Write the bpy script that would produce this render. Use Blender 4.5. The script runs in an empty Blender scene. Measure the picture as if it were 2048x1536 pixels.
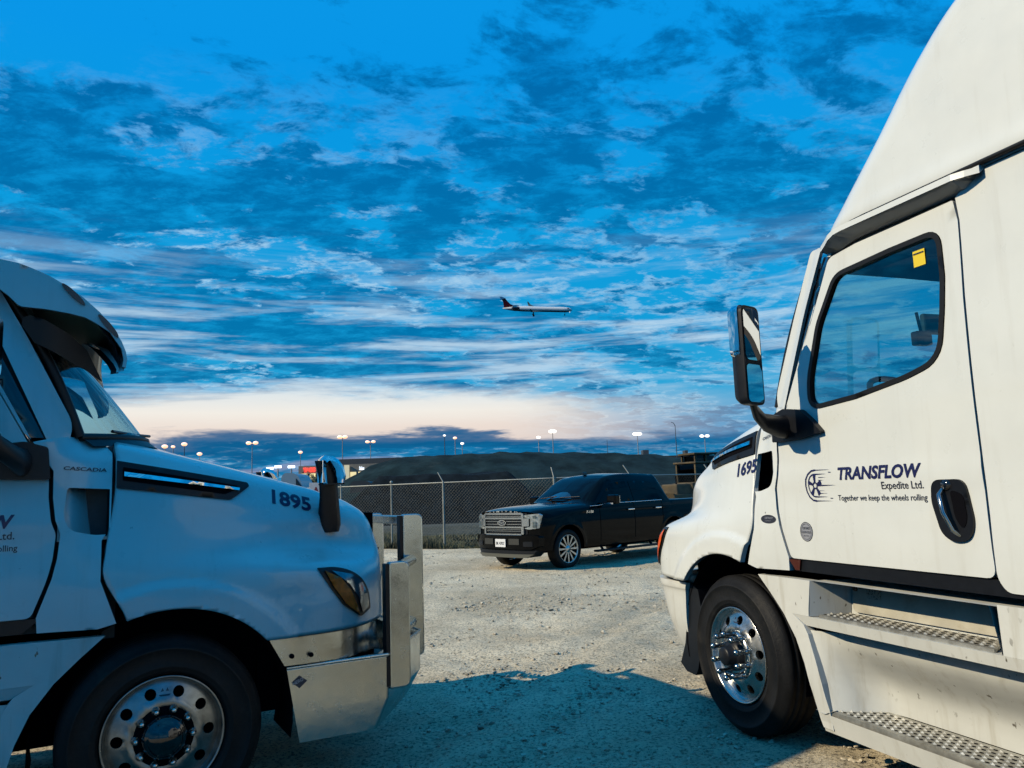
import bpy, bmesh, math, random
import numpy as np
from mathutils import Vector, Matrix, geometry, noise as mnoise
random.seed(7); rng = np.random.default_rng(7)
sc = bpy.context.scene
COL = sc.collection
R = math.radians
def lin(r, g, b):
    f = lambda c: (c/255/12.92 if c/255 <= .04045 else ((c/255+.055)/1.055)**2.4)
    return (f(r), f(g), f(b), 1)

# ------------------------------------------------------------------ camera
cd = bpy.data.cameras.new('camera'); cam = bpy.data.objects.new('camera', cd); COL.objects.link(cam)
cd.sensor_width = 36; cd.sensor_fit = 'HORIZONTAL'; cd.lens = 36*1569.03/2048
cd.clip_start = .05; cd.clip_end = 6000
PITCH, ROLL, CAMH = R(7.835), R(1.993), 1.611
fw = Vector((0, math.cos(PITCH), math.sin(PITCH))); rt = Vector((1, 0, 0)); up = rt.cross(fw)
r2 = math.cos(ROLL)*rt - math.sin(ROLL)*up; u2 = math.sin(ROLL)*rt + math.cos(ROLL)*up
mw = Matrix((r2, u2, -fw)).transposed().to_4x4(); mw.translation = (0, 0, CAMH)
cam.matrix_world = mw; sc.camera = cam

# ------------------------------------------------------------------ light
SUN_AZ, SUN_EL = R(-106.5), R(33)
D = Vector((math.sin(SUN_AZ)*math.cos(SUN_EL), math.cos(SUN_AZ)*math.cos(SUN_EL), math.sin(SUN_EL)))
sd = bpy.data.lights.new('sun', 'SUN'); sun = bpy.data.objects.new('sun', sd); COL.objects.link(sun)
sd.energy = 4.2; sd.angle = R(.5); sd.color = (1, .85, .60)
sun.rotation_euler = (-D).to_track_quat('-Z', 'Y').to_euler()
sun.location = (-30, -15, 30)
sc.view_settings.view_transform = 'Standard'; sc.view_settings.look = 'None'
sc.view_settings.exposure = 0.0; sc.view_settings.gamma = 1
sc.view_settings.use_curve_mapping = False
sc.cycles.diffuse_bounces = 0; sc.cycles.glossy_bounces = 3; sc.cycles.transparent_max_bounces = 12

# ------------------------------------------------------------------ node helper
class NT:
    def __init__(s, tree):
        s.t = tree; s.n = tree.nodes; s.l = tree.links
    def new(s, typ, **kw):
        nd = s.n.new(typ)
        for k, v in kw.items():
            if k.startswith('i_'):
                key = k[2:]; key = int(key) if key.isdigit() else key.replace('_', ' ')
                s.put(nd.inputs[key], v)
            else: setattr(nd, k, v)
        return nd
    def put(s, inp, v):
        if isinstance(v, bpy.types.NodeSocket): s.l.new(v, inp)
        elif isinstance(v, bpy.types.Node): s.l.new(v.outputs[0], inp)
        else: inp.default_value = v
    def math(s, op, a, b=None, c=None, clamp=False):
        nd = s.n.new('ShaderNodeMath'); nd.operation = op; nd.use_clamp = clamp
        s.put(nd.inputs[0], a)
        if b is not None: s.put(nd.inputs[1], b)
        if c is not None: s.put(nd.inputs[2], c)
        return nd.outputs[0]
    def mix(s, f, a, b, mode='MIX'):
        nd = s.n.new('ShaderNodeMix'); nd.data_type = 'RGBA'; nd.blend_type = mode; nd.clamp_factor = True
        s.put(nd.inputs[0], f); s.put(nd.inputs[6], a); s.put(nd.inputs[7], b)
        return nd.outputs[2]
    def rng(s, v, a, b, c=0., d=1., smooth=True):
        nd = s.n.new('ShaderNodeMapRange'); nd.interpolation_type = 'SMOOTHSTEP' if smooth else 'LINEAR'
        s.put(nd.inputs[0], v)
        for i, x in enumerate((a, b, c, d)): s.put(nd.inputs[i+1], x)
        return nd.outputs[0]
    def noise(s, vec, scale, detail=4, rough=.55, dist=0., lac=2.0):
        nd = s.n.new('ShaderNodeTexNoise'); s.put(nd.inputs['Vector'], vec)
        nd.inputs['Scale'].default_value = scale; nd.inputs['Detail'].default_value = detail
        nd.inputs['Roughness'].default_value = rough; nd.inputs['Distortion'].default_value = dist
        nd.inputs['Lacunarity'].default_value = lac
        return nd.outputs[0]
    def comb(s, x, y, z):
        nd = s.n.new('ShaderNodeCombineXYZ')
        for i, v in enumerate((x, y, z)): s.put(nd.inputs[i], v)
        return nd.outputs[0]
    def ramp(s, f, stops):
        nd = s.n.new('ShaderNodeValToRGB'); s.put(nd.inputs[0], f); cr = nd.color_ramp
        while len(cr.elements) < len(stops): cr.elements.new(.5)
        for e, (p, c) in zip(cr.elements, stops): e.position = p; e.color = c
        return nd.outputs[0]

# ------------------------------------------------------------------ sky
w = bpy.data.worlds.new('World'); sc.world = w; w.use_nodes = True
t = NT(w.node_tree); w.node_tree.nodes.clear()
out = t.new('ShaderNodeOutputWorld'); bg = t.new('ShaderNodeBackground'); t.l.new(bg.outputs[0], out.inputs[0])
tc = t.new('ShaderNodeTexCoord'); sep = t.new('ShaderNodeSeparateXYZ', i_0=tc.outputs['Generated'])
X, Y, Z = sep.outputs[0], sep.outputs[1], sep.outputs[2]
zc = t.math('MAXIMUM', Z, 0.0)
den = t.math('ADD', zc, .16)
px, py = t.math('DIVIDE', X, den), t.math('DIVIDE', Y, den)
az = t.math('ARCTAN2', X, Y)
sky = t.new('ShaderNodeTexSky'); sky.sky_type = 'NISHITA'; sky.sun_disc = False
sky.sun_elevation = SUN_EL; sky.sun_rotation = SUN_AZ; sky.air_density = 1.2; sky.dust_density = .6; sky.ozone_density = 3
nish = t.mix(1., sky.outputs[0], (.03, .085, .14, 1), 'MULTIPLY')
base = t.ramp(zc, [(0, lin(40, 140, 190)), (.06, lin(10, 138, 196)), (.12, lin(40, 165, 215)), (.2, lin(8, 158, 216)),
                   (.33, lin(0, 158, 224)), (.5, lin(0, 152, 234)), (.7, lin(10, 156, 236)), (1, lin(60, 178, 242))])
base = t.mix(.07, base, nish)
# broken mid-level cloud, seen in perspective towards the horizon
rx = t.math('SUBTRACT', t.math('MULTIPLY', px, .94), t.math('MULTIPLY', py, -.34)); ry = t.math('ADD', t.math('MULTIPLY', px, -.34), t.math('MULTIPLY', py, .94))
P1 = t.comb(t.math('MULTIPLY', rx, .9), t.math('MULTIPLY', ry, 1.15), 2.2)
big = t.noise(P1, 1.5, 3, .5, .3)
det = t.noise(P1, 6.0, 12, .64, .3)
fine = t.noise(t.comb(t.math('MULTIPLY', px, .9), t.math('MULTIPLY', py, 1.3), 3.1), 12.0, 9, .70, .2)
leftw = t.rng(az, -.62, .42, 1., 0.)
dens = t.math('ADD', t.math('MULTIPLY', big, .36), t.math('MULTIPLY', det, .68))
dens = t.math('ADD', dens, t.math('MULTIPLY', leftw, .085))
dens = t.math('ADD', dens, t.math('MULTIPLY', t.rng(zc, .38, .50), t.math('SUBTRACT', t.math('MULTIPLY', t.rng(az, -.15, .12), .10), .085)))
dark = t.math('MULTIPLY', t.rng(dens, .495, .58), t.rng(fine, .30, .60, .30, 1.))
base = t.mix(t.math('MULTIPLY', dark, .86), base, t.ramp(zc, [(0, lin(0, 100, 150)), (.2, lin(0, 108, 165)), (.45, lin(0, 96, 160)), (1, lin(0, 104, 172))]))
# pale broken tufts lit from below
tuft = t.math('ADD', t.math('MULTIPLY', det, .45), t.math('MULTIPLY', fine, .6))
gap = t.math('MULTIPLY', t.rng(dens, .445, .485), t.rng(dens, .515, .565, 1., 0.))
tm = t.math('MULTIPLY', gap, t.rng(tuft, .47, .60))
lowz = t.rng(zc, .22, .50, 1., .0)
tm = t.math('MULTIPLY', tm, t.math('MULTIPLY', lowz, t.math('ADD', t.math('MULTIPLY', leftw, .6), .4)))
base = t.mix(t.math('MULTIPLY', tm, .88), base, lin(188, 224, 246))
# streaks close to the horizon
P2 = t.comb(t.math('MULTIPLY', az, 2.2), t.math('MULTIPLY', zc, 26.), 1.7)
st = t.noise(P2, 1.6, 8, .62, .35)
stm = t.math('MULTIPLY', t.rng(st, .47, .66), t.math('MULTIPLY', t.rng(zc, .10, .15), t.rng(zc, .19, .33, 1., 0.)))
base = t.mix(t.math('MULTIPLY', stm, .82), base, lin(190, 218, 238))
# sunset band
wob = t.math('MULTIPLY', t.math('SUBTRACT', t.noise(t.comb(t.math('MULTIPLY', az, 3.), t.math('MULTIPLY', zc, 20.), 7.), 1.3, 6, .6, .3), .5), .085)
zz = t.math('ADD', zc, wob)
zz = t.math('ADD', zz, t.math('MULTIPLY', t.math('ABSOLUTE', t.math('ADD', az, .17)), .045))
band = t.math('MULTIPLY', t.rng(zz, .066, .082), t.rng(zz, .118, .150, 1., 0.))
glow = t.rng(t.math('COSINE', t.math('ADD', az, .30)), .70, .985, .06, 1.)
bandcol = t.ramp(zc, [(0, lin(228, 205, 196)), (.085, lin(240, 224, 212)), (.105, lin(246, 240, 230)), (.14, lin(215, 230, 238))])
base = t.mix(t.math('MULTIPLY', band, t.math('MULTIPLY', t.math('MULTIPLY', glow, t.rng(az, -.02, .30, 1., .28)), .97)), base, bandcol)
# low blue bank with faint pink seam
lowb = t.math('MULTIPLY', t.rng(zz, .05, .066), t.rng(zz, .076, .086, 1., 0.))
base = t.mix(t.math('MULTIPLY', lowb, t.math('MULTIPLY', t.rng(az, -.1, .35, .9, .35), 1.)), base, lin(14, 92, 142))
seam = t.math('MULTIPLY', t.rng(zz, .038, .047), t.rng(zz, .047, .056, 1., 0.))
base = t.mix(t.math('MULTIPLY', seam, t.rng(az, -.35, .2, .55, .1)), base, lin(170, 165, 190))
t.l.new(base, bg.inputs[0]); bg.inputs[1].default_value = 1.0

# ------------------------------------------------------------------ materials
def mat(name, col=(.5, .5, .5, 1), rough=.5, metal=0., coat=0., spec=.5, var=0., vscale=4., bump=0., bscale=40., emit=None, es=1., dirt=None, rvar=0.):
    m = bpy.data.materials.new(name); m.use_nodes = True; q = NT(m.node_tree)
    b = m.node_tree.nodes['Principled BSDF']
    b.inputs['Base Color'].default_value = col; b.inputs['Roughness'].default_value = rough
    b.inputs['Metallic'].default_value = metal; b.inputs['Coat Weight'].default_value = coat
    b.inputs['Coat Roughness'].default_value = .06
    b.inputs['Specular IOR Level'].default_value = spec
    co = q.new('ShaderNodeTexCoord').outputs['Object']
    c = None
    if var:
        n = q.noise(co, vscale, 6, .6)
        lo = tuple(x*(1-var) for x in col[:3])+(1,); hi = tuple(min(1, x*(1+var)) for x in col[:3])+(1,)
        c = q.mix(q.rng(n, .3, .7), lo, hi)
    if dirt:
        dcol, lo_, hi_, sc_, amt = dirt
        n = q.noise(co, sc_, 8, .7, .4)
        c = q.mix(q.math('MULTIPLY', q.rng(n, lo_, hi_), amt), c if c is not None else col, dcol)
    if c is not None: q.l.new(c, b.inputs['Base Color'])
    if rvar:
        n = q.noise(co, 7., 6, .65)
        q.l.new(q.rng(n, .3, .7, max(0, rough-rvar), rough+rvar), b.inputs['Roughness'])
    if bump:
        bp = q.new('ShaderNodeBump'); bp.inputs['Strength'].default_value = bump; bp.inputs['Distance'].default_value = .01
        q.l.new(q.noise(co, bscale, 5, .6), bp.inputs['Height']); q.l.new(bp.outputs[0], b.inputs['Normal'])
    if emit:
        b.inputs['Emission Color'].default_value = emit; b.inputs['Emission Strength'].default_value = es
    return m
def glassmat(name, tint, amount=.35, rough=.0, ior=1.5):
    m = bpy.data.materials.new(name); m.use_nodes = True; q = NT(m.node_tree); m.node_tree.nodes.clear()
    o = q.new('ShaderNodeOutputMaterial'); tr = q.new('ShaderNodeBsdfTransparent', i_0=tint)
    gl = q.new('ShaderNodeBsdfGlossy'); gl.inputs['Roughness'].default_value = rough
    ge = q.new('ShaderNodeNewGeometry'); dt = q.new('ShaderNodeVectorMath'); dt.operation = 'DOT_PRODUCT'; q.l.new(ge.outputs['Normal'], dt.inputs[0]); q.l.new(ge.outputs['Incoming'], dt.inputs[1])
    cs = q.math('SUBTRACT', 1., q.math('ABSOLUTE', dt.outputs['Value'])); f = q.math('ADD', q.math('MULTIPLY', q.math('POWER', cs, 5.), .85), amount, clamp=True)
    mx = q.new('ShaderNodeMixShader'); q.l.new(f, mx.inputs[0]); q.l.new(tr.outputs[0], mx.inputs[1]); q.l.new(gl.outputs[0], mx.inputs[2])
    q.l.new(mx.outputs[0], o.inputs[0]); return m
M = {}
M['paint'] = mat('white_paint', (.70, .73, .71, 1), .34, coat=.5, var=.03, vscale=2.5, rvar=.08, dirt=((.42, .38, .30, 1), .60, .86, 1.6, .16))
M['lowpaint'] = mat('white_plastic_dirty', (.64, .655, .62, 1), .42, coat=.2, var=.05, vscale=3, rvar=.1, dirt=((.36, .32, .25, 1), .52, .80, 3.2, .32))
def spots(m, sc_, lo, hi, col, msc=1.4):
    q = NT(m.node_tree); b = m.node_tree.nodes['Principled BSDF']; co = q.new('ShaderNodeTexCoord').outputs['Object']
    mp = q.new('ShaderNodeMapping', i_0=co); mp.inputs['Scale'].default_value = (1, 1, .55)
    src = b.inputs['Base Color'].links[0].from_socket
    k = q.math('MULTIPLY', q.rng(q.noise(mp.outputs[0], sc_, 3, .5), lo, hi), q.rng(q.noise(co, msc, 3, .5), .46, .62))
    st = q.new('ShaderNodeMapping', i_0=co); st.inputs['Scale'].default_value = (9, 9, .8)
    k2 = q.math('MULTIPLY', q.rng(q.noise(st.outputs[0], 1.6, 5, .6), .52, .74), .10 if m is M['paint'] else .34)
    c_ = q.mix(k2, src, (.30, .26, .17, 1)); c_ = q.mix(k, c_, col); q.l.new(c_, b.inputs['Base Color'])
spots(M['lowpaint'], 26, .67, .72, (.06, .045, .02, 1))
spots(M['paint'], 30, .73, .77, (.10, .09, .07, 1))
M['black'] = mat('black_plastic', (.007, .008, .011, 1), .42, spec=.3, var=.2, vscale=20)
M['gloss'] = mat('black_gloss', (.006, .007, .010, 1), .12, coat=.6)
M['seal'] = mat('rubber_seal', (.005, .005, .006, 1), .5, spec=.3)
M['dark'] = mat('dark_underbody', (.004, .004, .006, 1), .9, spec=.05)
M['tyre'] = mat('tyre_rubber', (.009, .009, .0095, 1), .6, spec=.22, var=.3, vscale=9, bump=.25, bscale=60, dirt=((.075, .066, .05, 1), .52, .8, 5, .35))
M['alu'] = mat('brushed_aluminium', (.42, .46, .46, 1), .22, metal=1, var=.14, vscale=1.1, rvar=.07, bump=.35, bscale=2.2)
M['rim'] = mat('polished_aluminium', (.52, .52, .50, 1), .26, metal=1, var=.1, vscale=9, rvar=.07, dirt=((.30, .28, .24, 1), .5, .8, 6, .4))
M['shaderim'] = mat('shaded_rim', (.22, .24, .25, 1), .32, metal=1, var=.2, vscale=9, dirt=((.08, .08, .075, 1), .45, .75, 6, .6))  # same rims on the left truck, its shade put into a darker colour
M['chrome'] = mat('chrome', (.80, .81, .82, 1), .07, metal=1)
M['tread'] = mat('step_tread_metal', (.50, .49, .44, 1), .45, metal=.75, var=.25, vscale=14, dirt=((.20, .17, .12, 1), .48, .75, 12, .6))
M['navy'] = mat('navy_decal', (.012, .013, .075, 1), .35)
M['ink'] = mat('dark_grey_decal', (.03, .033, .05, 1), .4)
M['amber'] = mat('amber_lens', (.90, .105, .008, 1), .28, spec=.3, var=.35, vscale=22)
M['redlens'] = mat('dark_red_lens', (.22, .022, .016, 1), .2, coat=.5)
M['lens'] = mat('headlamp_inner', (.10, .14, .16, 1), .14, metal=.55, coat=.7, var=.6, vscale=9)
M['darkchrome'] = mat('handle_chrome', (.30, .33, .35, 1), .16, metal=1)
M['marker'] = mat('brown_marker_lens', (.07, .016, .010, 1), .2)
M['yellow'] = mat('yellow_sticker', (.80, .60, .03, 1), .5)
M['silver'] = mat('silver_sticker', (.38, .39, .43, 1), .35, metal=.3)
M['glass'] = glassmat('cab_glass', (.45, .80, .82, 1), .16)
M['wglass'] = glassmat('windscreen_glass', (.55, .78, .84, 1), .12)
M['tint'] = glassmat('smoked_glass', (.04, .05, .07, 1), .04)
M['mirror'] = mat('mirror_glass', (.82, .84, .86, 1), .02, metal=1)
M['cabin'] = mat('cab_interior', (.035, .05, .06, 1), .7, var=.2, vscale=8)

# ------------------------------------------------------------------ geometry helpers
def tag(o, label=None, cat=None, group=None, kind=None):
    if label: o['label'] = label
    if cat: o['category'] = cat
    if group: o['group'] = group
    if kind: o['kind'] = kind
    return o
def empty(name, loc=(0, 0, 0), rz=0., label=None, cat=None, group=None):
    o = bpy.data.objects.new(name, None); COL.objects.link(o); o.location = loc; o.rotation_euler = (0, 0, rz)
    o.empty_display_size = .2
    return tag(o, label, cat, group)
def link(name, verts, faces, m, parent=None, smooth=False, mats=None, fm=None):
    me = bpy.data.meshes.new(name); me.from_pydata([tuple(v) for v in verts], [], [tuple(f) for f in faces])
    for mm in ([m] if m is not None else []) + (mats or []): me.materials.append(mm)
    if fm is not None: me.polygons.foreach_set('material_index', fm)
    if smooth: me.polygons.foreach_set('use_smooth', [True]*len(me.polygons))
    me.update()
    o = bpy.data.objects.new(name, me); COL.objects.link(o)
    if parent is not None: o.parent = parent
    return o
class MB:
    """collects shapes; F maps a local point to the object's own space; build() makes ONE mesh"""
    def __init__(s, F=None): s.v = []; s.f = []; s.sm = []; s.F = F or (lambda x, y, z: (x, y, z))
    def add(s, vs, fs, smooth=False):
        n = len(s.v); s.v += [s.F(*p) for p in vs]; s.f += [tuple(i+n for i in f) for f in fs]; s.sm += [smooth]*len(fs); return s
    def box(s, x0, x1, y0, y1, z0, z1, bev=0.):
        if bev <= 0:
            vs = [(x, y, z) for x in (x0, x1) for y in (y0, y1) for z in (z0, z1)]
            return s.add(vs, [(0, 1, 3, 2), (4, 6, 7, 5), (0, 4, 5, 1), (2, 3, 7, 6), (0, 2, 6, 4), (1, 5, 7, 3)])
        bm = bmesh.new(); bmesh.ops.create_cube(bm, size=1)
        for v in bm.verts: v.co = ((x0+x1)/2+v.co.x*(x1-x0), (y0+y1)/2+v.co.y*(y1-y0), (z0+z1)/2+v.co.z*(z1-z0))
        bmesh.ops.bevel(bm, geom=bm.edges[:], offset=bev, segments=2, affect='EDGES', profile=.5)
        bm.verts.index_update(); s.add([tuple(v.co) for v in bm.verts], [[v.index for v in f.verts] for f in bm.faces], False); bm.free(); return s
    def prism(s, poly, a, b, axis='y'):
        """poly in the two other axes, extruded along axis from a to b"""
        n = len(poly); put = {'y': lambda p, w: (p[0], w, p[1]), 'x': lambda p, w: (w, p[0], p[1]), 'z': lambda p, w: (p[0], p[1], w)}[axis]
        vs = [put(p, a) for p in poly]+[put(p, b) for p in poly]
        fs = [tuple(range(n)), tuple(range(2*n-1, n-1, -1))]+[(i, i+n, (i+1) % n+n, (i+1) % n) for i in range(n)]
        return s.add(vs, fs)
    def tube(s, pts, r, n=10, cap=True, smooth=True):
        pts = [Vector(p) for p in pts]; rs = r if isinstance(r, (list, tuple)) else [r]*len(pts)
        ref = None; rings = []
        for i, p in enumerate(pts):
            d = (pts[min(i+1, len(pts)-1)]-pts[max(i-1, 0)]).normalized()
            if ref is None: ref = d.orthogonal().normalized()
            ref = (ref-d*ref.dot(d)).normalized(); q = d.cross(ref)
            rings.append([tuple(p+(ref*math.cos(a)+q*math.sin(a))*rs[i]) for a in [2*math.pi*k/n for k in range(n)]])
        vs = [v for rg in rings for v in rg]; fs = []
        for i in range(len(pts)-1):
            for k in range(n): fs.append((i*n+k, i*n+(k+1) % n, (i+1)*n+(k+1) % n, (i+1)*n+k))
        s.add(vs, fs, smooth)
        if cap: s.add(rings[0], [tuple(range(n))[::-1]]); s.add(rings[-1], [tuple(range(n))])
        return s
    def lathe(s, prof, axis='y', c=(0, 0, 0), n=48, smooth=True, a0=0., a1=2*math.pi):
        """prof: (r, w) pairs; w along axis"""
        closed = abs(a1-a0-2*math.pi) < 1e-6; m = n if closed else n+1
        vs = []
        for k in range(m):
            a = a0+(a1-a0)*k/n; ca, sa = math.cos(a), math.sin(a)
            for r_, w_ in prof:
                p = {'y': (r_*ca, w_, r_*sa), 'x': (w_, r_*ca, r_*sa), 'z': (r_*ca, r_*sa, w_)}[axis]
                vs.append((p[0]+c[0], p[1]+c[1], p[2]+c[2]))
        L = len(prof); fs = []
        for k in range(n):
            k2 = (k+1) % m
            for i in range(L-1): fs.append((k*L+i, k*L+i+1, k2*L+i+1, k2*L+i))
        return s.add(vs, fs, smooth)
    def sphere(s, c, r, n=10, m=6):
        rx, ry, rz = r if isinstance(r, (list, tuple)) else (r, r, r)
        vs = [(c[0], c[1], c[2]-rz)]; fs = []
        for j in range(1, m):
            ph = -math.pi/2+math.pi*j/m
            for k in range(n): vs.append((c[0]+rx*math.cos(ph)*math.cos(2*math.pi*k/n), c[1]+ry*math.cos(ph)*math.sin(2*math.pi*k/n), c[2]+rz*math.sin(ph)))
        vs.append((c[0], c[1], c[2]+rz)); T_ = len(vs)-1
        for k in range(n): fs.append((0, 1+(k+1) % n, 1+k)); fs.append((T_, T_-n+k, T_-n+(k+1) % n))
        for j in range(m-2):
            for k in range(n): fs.append((1+j*n+k, 1+j*n+(k+1) % n, 1+(j+1)*n+(k+1) % n, 1+(j+1)*n+k))
        return s.add(vs, fs, True)
    def build(s, name, m, parent=None, kind=None, fix=True, bev=0.):
        me = bpy.data.meshes.new(name); me.from_pydata([tuple(v) for v in s.v], [], s.f); me.materials.append(m)
        me.polygons.foreach_set('use_smooth', s.sm); me.update()
        if fix:
            bm = bmesh.new(); bm.from_mesh(me); bmesh.ops.recalc_face_normals(bm, faces=bm.faces[:])
            if bev:
                bmesh.ops.remove_doubles(bm, verts=bm.verts[:], dist=.0003)
                eg = [e for e in bm.edges if len(e.link_faces) == 2 and e.calc_face_angle(0) > .6]
                bmesh.ops.bevel(bm, geom=eg, offset=bev, segments=3, affect='EDGES', profile=.5, clamp_overlap=True)
            bm.to_mesh(me); bm.free()
        o = bpy.data.objects.new(name, me); COL.objects.link(o)
        if parent is not None: o.parent = parent
        if kind: o['kind'] = kind
        return o
def inpoly(P, poly):
    x, y = P[:, 0], P[:, 1]; r = np.zeros(len(P), bool); n = len(poly); j = n-1
    for i in range(n):
        xi, yi = poly[i]; xj, yj = poly[j]
        if yi != yj: r ^= ((yi > y) != (yj > y)) & (x < (xj-xi)*(y-yi)/(yj-yi)+xi)
        j = i
    return r
def rnd(poly, r, n=5):
    """polygon with rounded corners; r may be a list"""
    o = []; L = len(poly)
    for i in range(L):
        p = Vector(poly[i]); a = Vector(poly[i-1])-p; b = Vector(poly[(i+1) % L])-p
        ri = r[i] if isinstance(r, (list, tuple)) else r
        ri = min(ri, a.length*.49, b.length*.49)
        if ri < 1e-4: o.append(tuple(p)); continue
        A = p+a.normalized()*ri; B = p+b.normalized()*ri
        for k in range(n+1):
            t_ = k/n; o.append(tuple(A*(1-t_)**2+p*2*t_*(1-t_)+B*t_*t_))
    return o
def resamp(poly, step):
    o = []
    for i in range(len(poly)):
        a = np.array(poly[i]); b = np.array(poly[(i+1) % len(poly)]); n = max(1, int(np.linalg.norm(b-a)/step+.5))
        for k in range(n): o.append(tuple(a+(b-a)*k/n))
    return o
def panel(name, outline, surf, T, m, parent, outward, holes=(), step=.05, depth=.025, off=0., smooth=True):
    """sheet with its own rim: outline (u,v) laid on w = surf(u,v)+off, T(u,v,w) gives the point"""
    outl = resamp(outline, step); hs = [resamp(h, step) for h in holes]
    o = np.array(outl); lo, hi = o.min(0), o.max(0)
    gx = np.arange(lo[0]+step/2, hi[0], step); gy = np.arange(lo[1]+step/2, hi[1], step)
    G = np.array([(a, b) for a in gx for b in gy]).reshape(-1, 2)
    if len(G):
        k = inpoly(G, outl)
        for h in hs: k &= ~inpoly(G, h)
        bd = np.concatenate([o]+[np.array(h) for h in hs]); G = G[k]
        if len(G):
            d = np.array([np.min(np.hypot(bd[:, 0]-g[0], bd[:, 1]-g[1])) for g in G]); G = G[d > step*.4]
    pts = [Vector(p) for p in outl]; edges = [(i, (i+1) % len(outl)) for i in range(len(outl))]; n = len(pts)
    for h in hs:
        pts += [Vector(p) for p in h]; edges += [(n+i, n+(i+1) % len(h)) for i in range(len(h))]; n = len(pts)
    pts += [Vector(p) for p in G]
    res = geometry.delaunay_2d_cdt(pts, edges, [], 0, 1e-6)
    V2 = np.array([tuple(v) for v in res[0]]); F = np.array([tuple(f) for f in res[2]])
    cen = V2[F].mean(1); k = inpoly(cen, outl)
    for h in hs: k &= ~inpoly(cen, h)
    F = F[k]
    V = [T(u, v, surf(u, v)+off) for u, v in V2]
    a, b, c = (Vector(V[i]) for i in F[len(F)//2])
    nrm = Vector((0, 0, 0))
    for f in F[::max(1, len(F)//20)]:
        a, b, c = (Vector(V[i]) for i in f); nrm += (b-a).cross(c-a)
    if nrm.dot(Vector(outward)) < 0: F = F[:, ::-1]
    faces = [tuple(int(i) for i in f) for f in F]; sm = [smooth]*len(faces)
    if depth > 0:
        cnt = {}
        for f in faces:
            for i in range(3):
                e = (f[i], f[(i+1) % 3]); cnt[e] = 1
        bedge = [e for e in cnt if (e[1], e[0]) not in cnt]
        for (i, j) in bedge:
            n = len(V)
            ui, vi = V2[i]; uj, vj = V2[j]
            V += [V[i], V[j], T(uj, vj, surf(uj, vj)+off-depth), T(ui, vi, surf(ui, vi)+off-depth)]
            faces.append((n+1, n, n+3, n+2)); sm.append(False)
    me = bpy.data.meshes.new(name); me.from_pydata([tuple(v) for v in V], [], faces); me.materials.append(m)
    me.polygons.foreach_set('use_smooth', sm); me.update()
    ob = bpy.data.objects.new(name, me); COL.objects.link(ob); ob.parent = parent
    return ob
def text_mesh(body, width, height, bold=.0, shear=0., fit=True):
    cu = bpy.data.curves.new('lettering', 'FONT'); cu.body = body; cu.size = 1; cu.offset = bold; cu.resolution_u = 3; cu.extrude = 0
    ob = bpy.data.objects.new('lettering', cu); COL.objects.link(ob)
    dg = bpy.context.evaluated_depsgraph_get(); me = bpy.data.meshes.new_from_object(ob.evaluated_get(dg))
    COL.objects.unlink(ob); bpy.data.objects.remove(ob)
    V = np.array([v.co[:2] for v in me.vertices]); F = [tuple(p.vertices) for p in me.polygons]
    lo, hi = V.min(0), V.max(0)
    sx = width/(hi[0]-lo[0]); sy = height/(hi[1]-lo[1])
    V[:, 0] = (V[:, 0]-lo[0])*sx; V[:, 1] = (V[:, 1]-lo[1])*sy
    V[:, 0] += shear*V[:, 1]
    bpy.data.meshes.remove(me)
    return V, F
class Net:
    """smooth surface through rows of control points; yfun(x,z) reads the near side back"""
    def __init__(s, rows, ku, kv):
        A = np.array(rows, float)
        def cr(A, k):
            n = A.shape[0]; P = np.concatenate([(2*A[0]-A[1])[None], A, (2*A[-1]-A[-2])[None]]); o = []
            for i in range(n-1):
                p0, p1, p2, p3 = P[i], P[i+1], P[i+2], P[i+3]
                for j in range(k):
                    t_ = j/k; o.append(.5*((2*p1)+(-p0+p2)*t_+(2*p0-5*p1+4*p2-p3)*t_**2+(-p0+3*p1-3*p2+p3)*t_**3))
            o.append(A[-1]); return np.array(o)
        B = cr(A, kv); s.G = np.swapaxes(cr(np.swapaxes(B, 0, 1), ku), 0, 1)  # rows x cols x 3
        s.set_lookup(slice(None), -.9)
    def set_lookup(s, rows, ymin):
        P = s.G[rows].reshape(-1, 3); s.P = P[P[:, 1] > ymin]
    def y(s, x, z):
        d = (s.P[:, 0]-x)**2+(s.P[:, 2]-z)**2; i = np.argpartition(d, 9)[:9]; Q = s.P[i]; wt = 1/(d[i]+1e-5)
        A = np.stack([np.ones(9), Q[:, 0]-x, Q[:, 2]-z], 1)*wt[:, None]
        try: c = np.linalg.lstsq(A, Q[:, 1]*wt, rcond=1e-3)[0][0]
        except Exception: c = Q[0, 1]
        return float(min(max(c, Q[:, 1].min()-.02), Q[:, 1].max()+.02))
def smooth01(t_):
    t_ = min(1., max(0., t_)); return t_*t_*(3-2*t_)
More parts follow.
